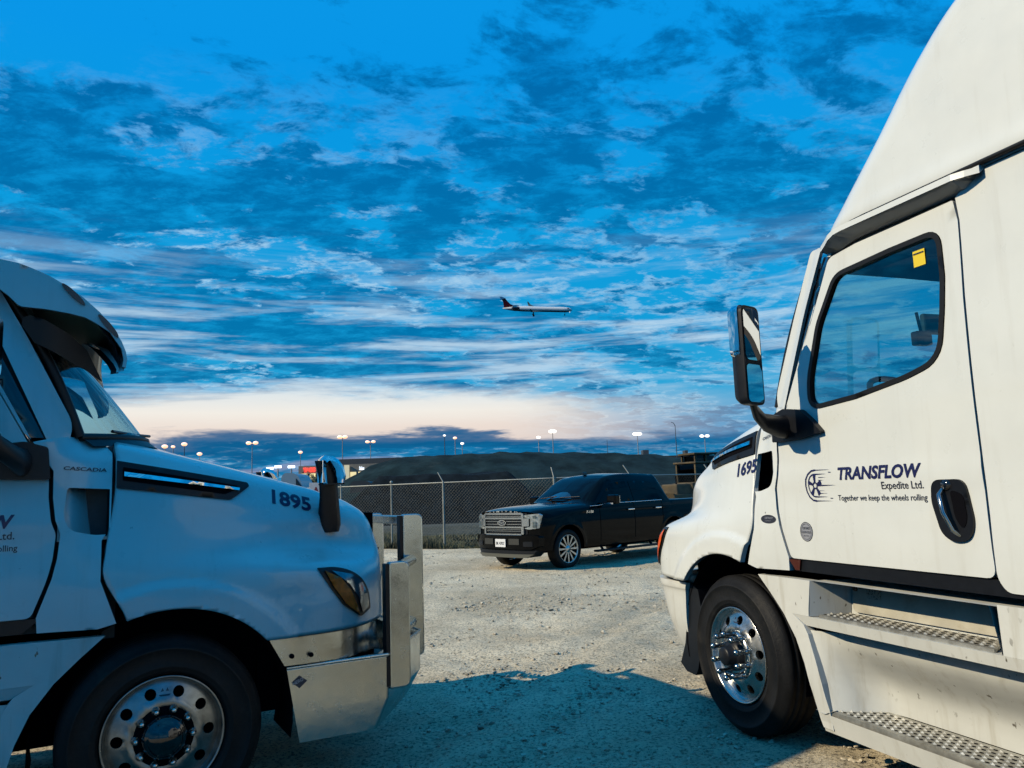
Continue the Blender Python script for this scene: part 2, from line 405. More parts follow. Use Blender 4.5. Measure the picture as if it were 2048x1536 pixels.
# ------------------------------------------------------------------ the two road tractors
HROWS = [
 [(-.15,.04,.93),(.05,.05,.93),(.4,.05,.93),(.75,.03,.93),(1.0,-.03,.93),(1.2,-.18,.93),(1.40,-.52,.93),(1.5,-1.22,.93)],
 [(-.20,.045,1.13),(.05,.05,1.14),(.4,.045,1.14),(.75,.025,1.14),(1.0,-.03,1.14),(1.2,-.18,1.13),(1.40,-.53,1.13),(1.49,-1.22,1.13)],
 [(-.305,.04,1.33),(.05,.035,1.33),(.4,.025,1.33),(.75,-.005,1.315),(1.02,-.10,1.295),(1.22,-.26,1.28),(1.40,-.56,1.28),(1.49,-1.22,1.28)],
 [(-.305,.02,1.46),(.05,.0,1.455),(.4,-.06,1.445),(.75,-.19,1.42),(1.03,-.34,1.395),(1.24,-.47,1.38),(1.41,-.64,1.375),(1.49,-1.22,1.38)],
 [(-.285,-.02,1.62),(.05,-.04,1.62),(.4,-.12,1.61),(.75,-.25,1.60),(1.0,-.37,1.59),(1.2,-.51,1.58),(1.36,-.72,1.57),(1.42,-1.22,1.57)],
 [(-.265,-.06,1.80),(.05,-.07,1.77),(.4,-.16,1.73),(.75,-.31,1.71),(1.0,-.44,1.69),(1.13,-.58,1.67),(1.26,-.8,1.67),(1.34,-1.22,1.68)],
 [(-.265,-.11,1.97),(.05,-.13,1.91),(.37,-.23,1.865),(.7,-.40,1.80),(.95,-.56,1.765),(1.04,-.72,1.74),(1.15,-.9,1.73),(1.2,-1.22,1.735)],
 [(-.26,-.30,2.07),(.05,-.36,1.995),(.35,-.48,1.93),(.62,-.63,1.87),(.8,-.78,1.83),(.88,-.9,1.81),(.95,-1.05,1.80),(.97,-1.22,1.805)],
 [(-.10,-1.22,2.14),(.1,-1.22,2.07),(.35,-1.22,2.0),(.55,-1.22,1.94),(.7,-1.22,1.90),(.78,-1.22,1.88),(.83,-1.22,1.865),(.86,-1.22,1.86)]]
HN = Net(HROWS, 13, 9)
nr = HN.G.shape[0]
HN.set_lookup(slice(0, 7*9+1), -.85)
YS = [(.93, .04), (1.15, .045), (1.32, .04), (1.46, .02), (1.62, -.02), (1.80, -.06), (1.97, -.11), (2.07, -.28), (2.2, -.4)]
def yseam(z): return float(np.interp(z, [a for a, _ in YS], [b for _, b in YS]))
def ydoor(x, z):
    y = .010*math.exp(-((z-1.25)/.22)**2) - .030*smooth01((z-1.9)/1.0) + .006*math.exp(-((z-1.63)/.05)**2)
    if x > -.62 and z < 2.2: y = y*(1-smooth01((x+.62)/.34)) + yseam(z)*smooth01((x+.62)/.34)
    return y
YC = -1.22
DOOR = [(-.63,1.165),(-.565,1.35),(-.545,1.45),(-.535,1.575),(-.56,1.64),(-.575,1.76),(-.578,1.90),(-.68,2.05),(-1.107,2.85),(-1.137,2.866),(-1.326,2.885),(-1.675,2.89),(-1.950,2.896),(-1.966,2.79),(-1.958,2.43),(-1.966,1.81),(-1.974,1.44),(-1.985,1.165)]
DOOR_R = [.03,.05,.02,.02,.02,.02,.05,.02,.06,0,0,0,.01,0,0,0,0,.05]
WIN = [(-.900,2.04),(-1.251,2.064),(-1.60,2.118),(-1.80,2.17),(-1.835,2.40),(-1.85,2.55),(-1.845,2.77),(-1.55,2.765),(-1.16,2.745),(-1.00,2.50),(-.905,2.20)]
WIN_R = [.08,0,.05,.10,.02,.02,.07,0,.06,.05,.05]
def grow(poly, d):
    c = np.mean(np.array(poly), 0); n = len(poly); o = []
    area = sum(poly[i][0]*poly[(i+1) % n][1]-poly[(i+1) % n][0]*poly[i][1] for i in range(n)); sg = 1 if area > 0 else -1
    for i in range(n):
        p = np.array(poly[i]); a = p-np.array(poly[i-1]); b = np.array(poly[(i+1) % n])-p
        a = a/(np.linalg.norm(a)+1e-9); b = b/(np.linalg.norm(b)+1e-9)
        na = np.array([a[1], -a[0]])*sg; nb = np.array([b[1], -b[0]])*sg; q = na+nb; q = q/(np.linalg.norm(q)+1e-9)
        o.append(tuple(p+q*d/max(.5, q.dot(na))))
    return o

def make_truck(side, loc, rz, number, label):
    sg = 1 if side == 'R' else -1
    T = empty('semi_truck', loc, rz, label, 'truck', 'white semi trucks parked on the gravel')
    Fn = lambda x, y, z: (x, sg*y, z)
    Ff = lambda x, y, z: (x, sg*(2*YC-y), z)
    Tn = lambda u, v, w_: (u, sg*w_, v)
    Tf = lambda u, v, w_: (u, sg*(2*YC-w_), v)
    on, of = (0, sg, 0), (0, -sg, 0)
    # ---- hood: both halves in one skin, wheel arches cut on the circle
    G = HN.G; nr, nc = G.shape[:2]
    HC, HR_ = (.03, .50), .652
    def hood_half(sgn2):
        V = G.copy().reshape(-1, 3)
        d = np.hypot(V[:, 0]-HC[0], V[:, 2]-HC[1]); side_row = np.repeat(np.arange(nr), nc) < 3*9
        ins = (d < HR_) & side_row
        fl = np.where(side_row, .022*np.clip((HR_+.135-d)/.02+.5, 0, 1), 0)      # raised lip round the arch
        lo = np.clip((V[:, 2]-.93)/.05, 0, 1)
        V[:, 1] += fl
        idx = np.arange(nr*nc).reshape(nr, nc)
        f = np.stack([idx[:-1, :-1], idx[:-1, 1:], idx[1:, 1:], idx[1:, :-1]], -1).reshape(-1, 4)
        keep = ~ins[f].all(1); f = f[keep]
        used = np.unique(f); mv = used[ins[used]]
        for i in mv:
            k = HR_/max(d[i], 1e-6); V[i, 0] = HC[0]+(V[i, 0]-HC[0])*k; V[i, 2] = HC[1]+(V[i, 2]-HC[1])*k
        if sgn2 < 0: V[:, 1] = 2*YC-V[:, 1]
        return V, f
    V1, f1 = hood_half(1); V2, f2 = hood_half(-1)
    V = np.concatenate([V1, V2]); f = [tuple(map(int, q)) for q in f1]+[tuple(int(i)+len(V1) for i in q)[::-1] for q in f2]
    vs = [Fn(*p) for p in V]
    bm = bmesh.new(); bv = [bm.verts.new(p) for p in vs]; bm.verts.ensure_lookup_table()
    for q in f:
        try: bm.faces.new([bv[i] for i in q])
        except ValueError: pass
    bmesh.ops.remove_doubles(bm, verts=bm.verts[:], dist=.0004)
    for fc in bm.faces: fc.smooth = True
    bmesh.ops.recalc_face_normals(bm, faces=bm.faces[:])
    be = [e for e in bm.edges if e.is_boundary]
    r = bmesh.ops.extrude_edge_only(bm, edges=be)
    for v in [g for g in r['geom'] if isinstance(g, bmesh.types.BMVert)]:
        yy = sg*v.co.y; v.co.y = sg*(yc2 := (YC+(yy-YC)*.975)); v.co.x -= .004
        if abs(yy-YC) > 1.0 and v.co.z > 1.9: v.co.z -= .02
    for e in r['geom']:
        if isinstance(e, bmesh.types.BMFace): e.smooth = False
    bmesh.ops.delete(bm, geom=[v for v in bm.verts if not v.link_faces], context='VERTS')
    me = bpy.data.meshes.new('hood'); bm.to_mesh(me); bm.free(); me.materials.append(M['paint'])
    hood = bpy.data.objects.new('hood', me); COL.objects.link(hood); hood.parent = T
    yh = lambda x, z: HN.y(x, z)
    # hood vent with bright bar
    vent = rnd([(-.262,1.955),(.452,1.822),(.462,1.80),(.345,1.722),(-.262,1.805)], [.005,.01,.02,.02,.005])
    vo = panel('hood_vent', vent, yh, Tn, M['black'], hood, on, step=.035, depth=.02, off=.011)
    rec = rnd([(-.232,1.918),(.39,1.802),(.36,1.775),(.31,1.755),(-.232,1.845)], .008)
    panel('vent_recess', rec, yh, Tn, M['dark'], vo, on, step=.035, depth=.004, off=.014)
    bar = [(-.225,1.892),(.398,1.790),(.394,1.776),(-.225,1.868)]
    panel('vent_bar', bar, yh, Tn, M['chrome'], vo, on, step=.03, depth=.014, off=.027)
    # headlamp
    HL = rnd([(.815,1.303),(.94,1.300),(1.05,1.268),(1.135,1.208),(1.185,1.12),(1.198,1.02),(1.108,.985),(.975,1.075),(.895,1.18)], [.01,.05,.05,.05,.04,.01,.02,.02,.02])
    hl = panel('headlight', HL, yh, Tn, M['black'], hood, on, step=.03, depth=.03, off=.010)
    yb = lambda x, z: yh(x, z)
    panel('lamp_lens', grow([(.90,1.285),(1.045,1.252),(1.125,1.195),(1.170,1.115),(1.18,1.035),(1.118,1.005),(1.085,1.10),(1.02,1.19)], -.004), yb, Tn, M['lens'], hl, on, step=.03, depth=.01, off=.020)
    panel('turn_lens', [(.862,1.285),(.965,1.235),(1.03,1.155),(1.075,1.06),(1.094,1.004),(.99,1.083),(.915,1.185)], yb, Tn, M['amber'], hl, on, step=.03, depth=.012, off=.022)
    panel('headlight', HL, yh, Tf, M['lens'], hood, of, step=.06, depth=.03, off=.010)
    # grille between the fenders
    gb = MB(Fn)
    for k in range(9): gb.box(1.47, 1.505, 2*YC+.87, -.87, .97+k*.045, .985+k*.045)
    gb.build('grille', M['black'], hood)
    # ---- cowl side between hood and door, with the air pocket
    COWL = [(-.245,1.105),(-.325,1.325),(-.325,1.53),(-.285,1.60),(-.283,1.80),(-.283,2.0),(-.33,2.065),(-.50,2.085),(-.655,2.05),(-.558,1.90),(-.555,1.76),(-.54,1.645),(-.515,1.575),(-.525,1.45),(-.545,1.35),(-.606,1.165),(-.60,1.09),(-.33,1.085)]
    PKT = [(-.284,1.565),(-.284,1.802),(-.50,1.812),(-.505,1.66),(-.475,1.585),(-.36,1.555)]
    pk = rnd([(-.292,1.562),(-.292,1.800),(-.492,1.812),(-.505,1.66),(-.475,1.59),(-.36,1.560)], [.01,.004,.02,.03,.04,.03])
    cowl = panel('cowl_side', COWL, ydoor, Tn, M['paint'], T, on, holes=[pk], step=.035, depth=.03)
    wallm = MB(Fn)
    def pd(x): return -.02-.20*smooth01((x+.52)/.24)
    xs = np.linspace(-.53, -.26, 12)
    vs = []; fs = []
    for x in xs:
        for z in (1.54, 1.70, 1.83): vs.append((x, ydoor(x, z)+pd(x)-.006, z))
    for i in range(len(xs)-1):
        for j in range(2): fs.append((i*3+j, i*3+j+1, (i+1)*3+j+1, (i+1)*3+j))
    wallm.add(vs, fs, True); wallm.box(-.53, -.292, -.26, -.075, 1.815, 1.83); wallm.box(-.53, -.292, -.26, -.03, 1.535, 1.55)
    wallm.build('air_pocket', M['paint'], cowl)
    panel('cowl_side', COWL, ydoor, Tf, M['paint'], T, of, step=.08, depth=.03)
    # ---- door with window opening, near and far
    dl = rnd(DOOR, DOOR_R); wl = rnd(WIN, WIN_R, 6); wo = grow(wl, .024)
    wo2 = grow(wl, .021)
    for TT, o_, near in ((Tn, on, True), (Tf, of, False)):
        st = .055 if near else .12
        dr = panel('door', dl, ydoor, TT, M['paint'], T, o_, holes=[wo], step=st, depth=.03)
        panel('window_frame', wo2, ydoor, TT, M['seal'], dr, o_, holes=[grow(wl, -.004)], step=.05, depth=.035, off=.006)
        panel('window_pane', grow(wl, -.002), ydoor, TT, M['glass'], dr, o_, step=.12, depth=0, off=-.016, smooth=False)
        if near:
            door = dr
            panel('handle_plate', rnd([(-1.70,1.60),(-1.88,1.60),(-1.915,1.40),(-1.885,1.325),(-1.80,1.31),(-1.735,1.35),(-1.69,1.50)], [.05,.05,.05,.04,.05,.04,.03]), ydoor, TT, M['black'], dr, o_, step=.03, depth=.02, off=.014)
            hb = MB(Fn); hb.tube([(-1.765, .02, 1.555), (-1.77, .05, 1.53), (-1.79, .058, 1.45), (-1.825, .05, 1.37), (-1.835, .02, 1.345)], [.010, .012, .012, .011, .009], 8)
            hb.build('door_handle', M['darkchrome'], dr)
            lb = MB(Fn); lb.lathe([(0, .028), (.022, .028), (.026, .016)], 'y', (-1.785, 0, 1.575), 16); lb.build('door_lock', M['gloss'], dr)
            panel('handle_cup', rnd([(-1.80,1.555),(-1.872,1.53),(-1.885,1.42),(-1.86,1.37),(-1.82,1.42)], .03), ydoor, TT, M['dark'], dr, o_, step=.03, depth=.004, off=.017)
            SL = rnd([(-1.990,1.165),(-1.986,1.44),(-1.978,1.81),(-1.970,2.43),(-1.976,2.79),(-1.965,2.905),(-2.13,2.985),(-5.6,2.985),(-5.6,1.11),(-2.03,1.11)], [.05,0,0,0,0,.01,.01,0,0,.03])
            sl = panel('sleeper_side', SL, ydoor, TT, M['paint'], T, o_, step=.14, depth=.03)
        else:
            panel('sleeper_side', [(-1.990,1.165),(-1.975,2.9),(-5.6,2.985),(-5.6,1.11)], ydoor, TT, M['paint'], T, o_, step=.4, depth=.03)
        # windscreen pillar: dark strip and the white air blade standing off it
        ap = [(-.682,2.075),(-1.118,2.872),(-.905,2.93),(-.445,2.085),(-.50,2.075)]
        def yap(x, z):
            xr = -.68-(z-2.05)*.535; tt = smooth01((x-xr)/.26); return -.03-.115*tt
        panel('pillar_trim', ap, yap, TT, M['gloss'], T, o_, step=.06, depth=.02)
        bl = [(-.475,2.15),(-.715,2.63),(-.905,2.975),(-1.04,2.955),(-.835,2.60),(-.59,2.05),(-.555,2.015),(-.50,2.03)]
        panel('air_blade', rnd(bl, [.06,.05,.03,.03,.05,.05,.04,.05]), lambda x, z: -.055-.04*smooth01((x+.62+(z-2.1)*.5)/.14)+.04*0, TT, M['paint'], T, o_, step=.035, depth=.022)
    # air pillar front skirt piece in body colour, in front of the window frame
    panel('pillar_skin', [(-.70,2.10),(-1.125,2.89),(-1.10,2.895),(-.665,2.065)], lambda x, z: -.012-.03*smooth01((z-1.9)/1.), Tn, M['paint'], T, on, step=.05, depth=.02)
    # ---- eave over the door
    ea = MB(Fn); xs = np.linspace(-1.09, -2.13, 20); ring = []
    for i, x in enumerate(xs):
        k = min(1, (x+2.13)/.10+.05) if x < -2.03 else 1.; q = min(1, (-1.05-x)/.08)
        zb = 2.902+.075*(1-k)
        if x > -1.35: zb -= .035*smooth01((x+1.35)/.26)
        zt = 2.990-(.05*smooth01((x+1.30)/.25) if x > -1.30 else 0)
        ins = -.10*smooth01((x+1.25)/.2) if x > -1.25 else 0
        ring.append([(x, -.10+ins, zt+.004), (x, .002+ins*.6, zt), (x, .050*k+ins*.6, zt-.006), (x, .052*k+ins*.6, zt-.036), (x, -.045+ins*.6, zb+.012), (x, -.10+ins, zb+.012)])
    vs = [p for rg in ring for p in rg]; fs = [(i*6+j, i*6+j+1, (i+1)*6+j+1, (i+1)*6+j) for i in range(len(ring)-1) for j in range(5)]
    ea.add(vs, fs, False); ea.add(ring[0], [tuple(range(6))]); ea.add(ring[-1], [tuple(range(6))]); eo = ea.build('door_eave', M['paint'], T)
    # ---- roof fairing
    rows = []
    ZX = [(2.88,-.84),(3.006,-.93),(3.14,-1.05),(3.41,-1.325),(3.70,-1.61),(3.9,-1.90),(4.05,-2.4),(4.12,-3.1),(4.14,-3.9)]
    zz_, xx_ = [a for a, _ in ZX], [b for _, b in ZX]
    for z, xf in ZX:
        ys = -.012-.05*max(0, z-3.0)-(.07 if z < 3 else 0); a_, b_ = .36, .36
        rr = []
        pts = [(-5.6, ys), (-4.2, ys), (min(xf-1.0, -2.2), ys), (xf-a_-.12, ys)]
        for k in range(0, 9):
            th = math.pi/2*k/8; pts.append((xf-a_+a_*math.sin(th), ys-b_+b_*math.cos(th)))
        pts += [(xf+.03, -.8), (xf+.05, -1.22)]
        zt = z
        rows.append([(min(p[0], p[0]), p[1], zt) for p in pts])
    top = [(p[0]-.0, YC if i > 3 else YC, 4.17) for i, p in enumerate(rows[-1])]
    rows2 = rows+[[(p[0]-.15, -.35+(p[1]+.1)*.8 if p[1] > -.5 else p[1], 4.165) for p in rows[-1]]]+[[(min(p[0], -4.0)-.1, YC, 4.19) for p in rows[-1]]]
    RN = Net(rows2, 4, 6); g = RN.G; n0, n1 = g.shape[:2]
    b_ = MB(Fn)
    idx = np.arange(n0*n1).reshape(n0, n1); f = np.stack([idx[:-1, :-1], idx[:-1, 1:], idx[1:, 1:], idx[1:, :-1]], -1).reshape(-1, 4)
    gg = g.reshape(-1, 3)
    m2 = gg.copy(); m2[:, 1] = 2*YC-m2[:, 1]
    b_.add([tuple(p) for p in gg], [tuple(map(int, q)) for q in f], True); b_.add([tuple(p) for p in m2], [tuple(map(int, q[::-1])) for q in f], True)
    me = None
    ro = b_.build('roof_fairing', M['paint'], T, fix=False)
    bm = bmesh.new(); bm.from_mesh(ro.data)
    # the part beside the doors below the seam is not fairing
    bmesh.ops.delete(bm, geom=[fc for fc in bm.faces if max(v.co.z for v in fc.verts) < 3.004 and min(v.co.x for v in fc.verts) < -1.30], context='FACES')
    bmesh.ops.remove_doubles(bm, verts=bm.verts[:], dist=.0005); bmesh.ops.recalc_face_normals(bm, faces=bm.faces[:]); bm.to_mesh(ro.data); bm.free()
    sb = MB(Fn); sb.tube([(x, -.006 - (.07*smooth01((x+1.25)/.2) if x > -1.25 else 0), 3.003-(.03*smooth01((x+1.40)/.28) if x > -1.40 else 0)) for x in np.linspace(-1.12, -5.6, 60)], .012, 6)
    sb.build('roof_seam', M['seal'], ro)
    # inner dark liners: nothing shows through the joints
    lin_ = MB(Fn)
    for yy in (-.075, 2*YC+.075):
        for (x0, x1, z0, z1) in ((-5.55, -1.93, 1.10, 2.97), (-1.93, -.62, 1.10, 2.0)):
            lin_.box(x0, x1, yy-.012, yy+.012, z0, z1)
        lin_.prism([(-.62,1.10),(-.30,1.12),(-.30,1.50),(-.62,2.0)], yy-.155 if yy > -1 else yy+.105, yy-.13 if yy > -1 else yy+.13, 'y')
        # upper frame round the window, inside
        for (x0, x1, z0, z1) in ((-1.93, -1.87, 2.0, 2.95), (-1.93, -1.12, 2.80, 2.95)): lin_.box(x0, x1, yy-.012, yy+.012, z0, z1)
    lin_.box(-5.55, -1.10, 2*YC+.08, -.08, 2.93, 2.95)      # headliner
    lin_.box(-5.55, -.30, 2*YC+.08, -.08, 1.08, 1.12)      # cab floor
    lin_.box(-5.6, -5.55, 2*YC+.03, -.03, 1.1, 4.1)
    lin_.build('cab_liner', M['cabin'], T)
    cw = MB(Fn); cw.box(-.30, -.24, 2*YC+.2, -.2, 1.0, 2.04); cw.box(-2.35, -2.30, 2*YC+.09, -.09, 1.12, 2.93); cw.build('bulkhead', M['cabin'], T)
    # dashboard, steering wheel, seats, dash camera
    da = MB(Fn); da.prism([(-.30,1.98),(-.55,2.05),(-.85,2.02),(-.95,1.90),(-.95,1.5),(-.30,1.5)], 2*YC+.16, -.16, 'y'); da.build('dashboard', M['cabin'], T)
    dy = -.55 if side == 'R' else 2*YC+.55
    sw = MB(Fn); c = Vector((-1.08, dy, 2.07)); nrm = Vector((-.62, 0, .78)).normalized(); u_ = Vector((0, 1, 0)); v_ = nrm.cross(u_)
    sw.tube([tuple(c+(u_*math.cos(a)+v_*math.sin(a))*.225) for a in np.linspace(0, 2*math.pi, 25)], .018, 8, cap=False)
    for a in (0, 2.1, 4.2): sw.tube([tuple(c), tuple(c+(u_*math.cos(a)+v_*math.sin(a))*.22)], .016, 6)
    sw.sphere(tuple(c), (.06, .06, .04)); sw.tube([tuple(c), tuple(c-nrm*.3)], .04, 8); sw.build('steering_wheel', M['black'], T)
    for yy in (-.55, 2*YC+.55):
        se = MB(Fn); se.box(-2.02, -1.5, yy-.26, yy+.26, 1.50, 1.66, .05); se.box(-2.12, -1.95, yy-.25, yy+.25, 1.62, 2.28, .06); se.box(-2.10, -2.0, yy-.14, yy+.14, 2.29, 2.50, .04); se.build('seat', M['cabin'], T)
    # windscreen, bowed sheet of glass with rim
    def wpt(s_, t_):   # s 0 near side .. 1 far side, t 0 bottom .. 1 top
        a = abs(2*s_-1)
        yb = YC+(1 if s_ < .5 else -1)*a*1.085
        bow = (1-a**2.6); xb = -.445+.40*bow; xt = -.84+.09*bow; zb = 2.085+.035*bow; zt = 2.90+.03*bow
        q = t_; return (xb+(xt-xb)*q+.035*math.sin(math.pi*q), yb*(1-.02*q)+YC*.02*q, zb+(zt-zb)*q)
    wv = [wpt(i/28, j/8) for i in range(29) for j in range(9)]; wf = [(i*9+j, i*9+j+1, (i+1)*9+j+1, (i+1)*9+j) for i in range(28) for j in range(8)]
    wb = MB(Fn); wb.add(wv, wf, True); ws = wb.build('windscreen', M['wglass'], T)
    rb = MB(Fn)
    rb.tube([wpt(i/28, 0) for i in range(29)], .022, 6); rb.tube([wpt(i/28, 1) for i in range(29)], .03, 6)
    rb.tube([wpt(0, j/8) for j in range(9)], .030, 6); rb.tube([wpt(1, j/8) for j in range(9)], .030, 6)
    rb.build('windscreen_seal', M['seal'], ws)
    wi = MB(Fn)
    for s0, s1 in ((.08, .44), (.56, .92)):
        a, b2 = wpt(s0, .03), wpt(s1, .02); wi.tube([(a[0]+.03, a[1], a[2]+.01), ((a[0]+b2[0])/2+.05, (a[1]+b2[1])/2, a[2]+.02), (b2[0]+.03, b2[1], b2[2]+.03)], .010, 6)
    wi.build('wiper', M['black'], ws)
    cp = MB(Fn)
    for i in range(28):
        a, b2 = wpt(i/28, 0), wpt((i+1)/28, 0)
        cp.add([(a[0]+.015, a[1], a[2]-.005), (b2[0]+.015, b2[1], b2[2]-.005), (b2[0]+.07, b2[1], b2[2]-.05), (a[0]+.07, a[1], a[2]-.05)], [(0, 1, 2, 3)])
    cp.build('cowl_grille', M['black'], T)
    dc = MB(Fn); dc.box(-.66, -.62, -1.55, -1.18, 2.56, 2.70, .015); dc.build('sun_shade', M['cabin'], T)
    cm = MB(Fn); cm.box(-.86, -.80, -1.02, -.90, 2.44, 2.53, .01); cm.tube([(-.83, -.96, 2.53), (-.80, -.97, 2.66)], .01, 6); cm.build('dash_camera', M['black'], T)
    # ---- sill strip, amber marker
    si = MB(Fn); si.prism([(-.585,1.160),(-5.6,1.160),(-5.6,1.085),(-.665,1.092)], -.06, -.006, 'y'); si.build('sill_strip', M['black'], T)
    if side == 'R': panel('side_marker', [(-.600,1.158),(-.705,1.158),(-.69,1.098),(-.655,1.098)], lambda x, z: 0, Tn, M['marker'], T, on, step=.04, depth=.02, off=.006)
    # ---- lower fairing with two steps
    arc = [(-.293,1.043),(-.407,.941),(-.516,.835),(-.614,.702),(-.672,.568),(-.714,.418),(-.742,.271),(-.757,.235)]
    lip = [(-.293,1.043),(-.70,1.046),(-.775,1.046),(-.745,.88),(-.742,.842),(-.600,.842),(-.690,.79),(-.722,.74),(-.770,.60),(-.805,.48),(-.832,.345),(-.838,.235)]
    fl = panel('side_fairing', arc[::-1]+lip[1:], lambda x, z: .010-.03*smooth01((.5-z)/.3), Tn, M['lowpaint'], T, on, step=.035, depth=.06)
    pb = MB(Fn)
    # inclined cheek, back wall above the upper step
    pb.add([(-.775, .008, 1.046), (-.745, .008, .842), (-.83, -.215, .842), (-.865, -.215, 1.055)], [(0, 1, 2, 3)])
    pb.add([(-.775, .0, 1.046), (-.865, -.215, 1.055), (-2.3, -.215, 1.055), (-2.3, .0, 1.046)], [(0, 1, 2, 3)])
    pb.add([(-.83, -.218, .84), (-2.25, -.218, .84), (-2.25, -.218, 1.06), (-.865, -.218, 1.06)], [(0, 1, 2, 3)])
    pb.add([(-1.93, .008, 1.046), (-1.97, .008, .842), (-1.87, -.215, .842), (-1.85, -.215, 1.055)], [(0, 1, 2, 3)])
    # ledge under upper tread, band, riser, lower ledge, skirt
    pb.add([(-.61, .006, .838), (-1.97, .006, .838), (-1.85, -.28, .838), (-.70, -.28, .838)], [(0, 1, 2, 3)])
    pb.add([(-.60, .009, .842), (-5.6, .009, .842), (-5.6, -.004, .785), (-.70, -.004, .785)], [(0, 1, 2, 3)])
    pb.add([(-.70, -.004, .785), (-5.6, -.004, .785), (-5.6, -.11, .755), (-.722, -.11, .755)], [(0, 1, 2, 3)])
    nx, nz = 24, 8; vs = []
    for i in range(nx+1):
        for j in range(nz+1):
            q = j/nz; z = .76+(.335-.76)*q
            xe = float(np.interp(z, [.30, .42, .56, .70, .79], [-.83, -.80, -.76, -.725, -.70]))
            x = xe+(-5.6-xe)*(i/nx)**1.6; dx = (xe-x)
            yy = -.10-.20*smooth01(q*1.3)
            yy = yy*smooth01(dx/.20)+(-.02)*(1-smooth01(dx/.20))
            vs.append((x, yy, z))
    pb.add(vs, [(i*(nz+1)+j, i*(nz+1)+j+1, (i+1)*(nz+1)+j+1, (i+1)*(nz+1)+j) for i in range(nx) for j in range(nz)], True)
    pb.add([(-.70, -.02, .318), (-5.6, -.02, .318), (-5.6, -.33, .318), (-.70, -.33, .318)], [(0, 1, 2, 3)])
    pb.add([(-.80, -.30, .345), (-.86, -.012, .345), (-.80, .004, .318), (-.76, .0, .318), (-.74, -.2, .345)], [(0, 1, 2, 3, 4)])
    pb.add([(-.752, -.004, .318), (-5.6, -.004, .318), (-5.6, -.03, .215), (-.757, -.03, .215)], [(0, 1, 2, 3)])
    pb.add([(-1.97, .008, 1.055), (-5.6, .008, 1.055), (-5.6, .008, .842), (-1.975, .008, .842)], [(0, 1, 2, 3)])
    pb.build('step_skirt', M['lowpaint'], fl, fix=True)
    bp = panel('battery_cover', rnd([(-.885,1.045),(-1.845,1.05),(-1.87,.885),(-1.845,.872),(-.885,.868),(-.865,.885)], .012), lambda x, z: -.202, Tn, mat('cover_panel', (.54, .52, .44, 1), .4, metal=.0, var=.1, vscale=6, dirt=((.33, .28, .19, 1), .45, .72, 5, .55)), fl, on, step=.08, depth=.012)
    panel('worn_label', [(-.985,1.018),(-1.085,1.018),(-1.085,.955),(-.985,.955)], lambda x, z: -.197, Tn, mat('worn_label', (.05, .05, .04, 1), .6, dirt=((.50, .48, .40, 1), .42, .50, 70, .95)), bp, on, step=.05, depth=.002)
    for x, z in ((-.90, 1.0), (-1.825, .985)):
        q = MB(Fn); yl_ = -.201; q.lathe([(0, yl_+.012), (.012, yl_+.012), (.015, yl_)], 'y', (x, 0, z), 12); q.build('latch', M['black'], bp)
    for (z, xa, xb, ya) in ((.842, -.79, -1.905, -.035), (.328, -.835, -2.55, -.03)):
        tr = MB(Fn); yi = -.275 if z < .5 else -.212
        tr.prism([(xa, ya), (xb, ya), (xb+.10, yi), (xa+.09, yi)], z, z+.012, 'z')
        tr.prism([(xa, ya+.012), (xb, ya+.012), (xb, ya), (xa, ya)], z-.028, z+.013, 'z'); to = tr.build('step_tread', M['tread'], fl)
        stt = MB(Fn); hol = MB(Fn); nxx = int(abs(xb-xa)/.052)
        for i in range(nxx):
            for j in range(5 if z < .5 else 4):
                y_ = ya-.028-j*.044; x_ = xa-.03-i*.052+(.026 if j % 2 else 0)+(.05 if j > 2 else 0)*0
                if x_ < xb+.03+.06*j/5 or x_ > xa: continue
                a, b3 = .017, .009
                stt.add([(x_-a, y_, z+.012), (x_, y_-b3, z+.012), (x_+a, y_, z+.012), (x_, y_+b3, z+.012), (x_, y_, z+.021)], [(0, 1, 4), (1, 2, 4), (2, 3, 4), (3, 0, 4)])
                hx, hy = x_+.026, y_-.0
                n_ = 8; hol.add([(hx+.013*math.cos(2*math.pi*k/n_), hy+.008*math.sin(2*math.pi*k/n_), z+.0135) for k in range(n_)], [tuple(range(n_))])
        s1 = stt.build('grip_studs', M['tread'], to, 'stuff'); s2 = hol.build('grip_holes', M['dark'], to, 'stuff')
    # ---- bumper
    if side == 'R':
        rws = []
        for z, xf, ys, xs_ in ((.905, 1.62, .0, .60), (.86, 1.66, .0, .615), (.82, 1.64, -.01, .63), (.62, 1.62, -.02, .655), (.45, 1.56, -.06, .69), (.33, 1.47, -.12, .74), (.26, 1.36, -.20, .80)):
            cx = .98-(.9-z)*.28; rws.append([(xs_, ys, z), ((xs_+cx)/2, ys, z), (cx, ys-.015, z), (cx+.15, ys-.09, z), (cx+.27, ys-.24, z), (cx+.42, ys-.5, z), (xf-.04, -.85, z), (xf, YC, z)])
        BN = Net(rws, 6, 4); g = BN.G; n0, n1 = g.shape[:2]; idx = np.arange(n0*n1).reshape(n0, n1)
        f = [tuple(map(int, q)) for q in np.stack([idx[:-1, :-1], idx[:-1, 1:], idx[1:, 1:], idx[1:, :-1]], -1).reshape(-1, 4)]
        bb = MB(Fn); bb.add([tuple(p) for p in g.reshape(-1, 3)], f, True)
        m2 = g.reshape(-1, 3).copy(); m2[:, 1] = 2*YC-m2[:, 1]; bb.add([tuple(p) for p in m2], [q[::-1] for q in f], True)
        e0 = g[:, 0]; inner = e0+np.array([.0, -.06, 0]); bb.add([tuple(p) for p in e0]+[tuple(p) for p in inner], [(i, i+1, i+1+n0, i+n0) for i in range(n0-1)])
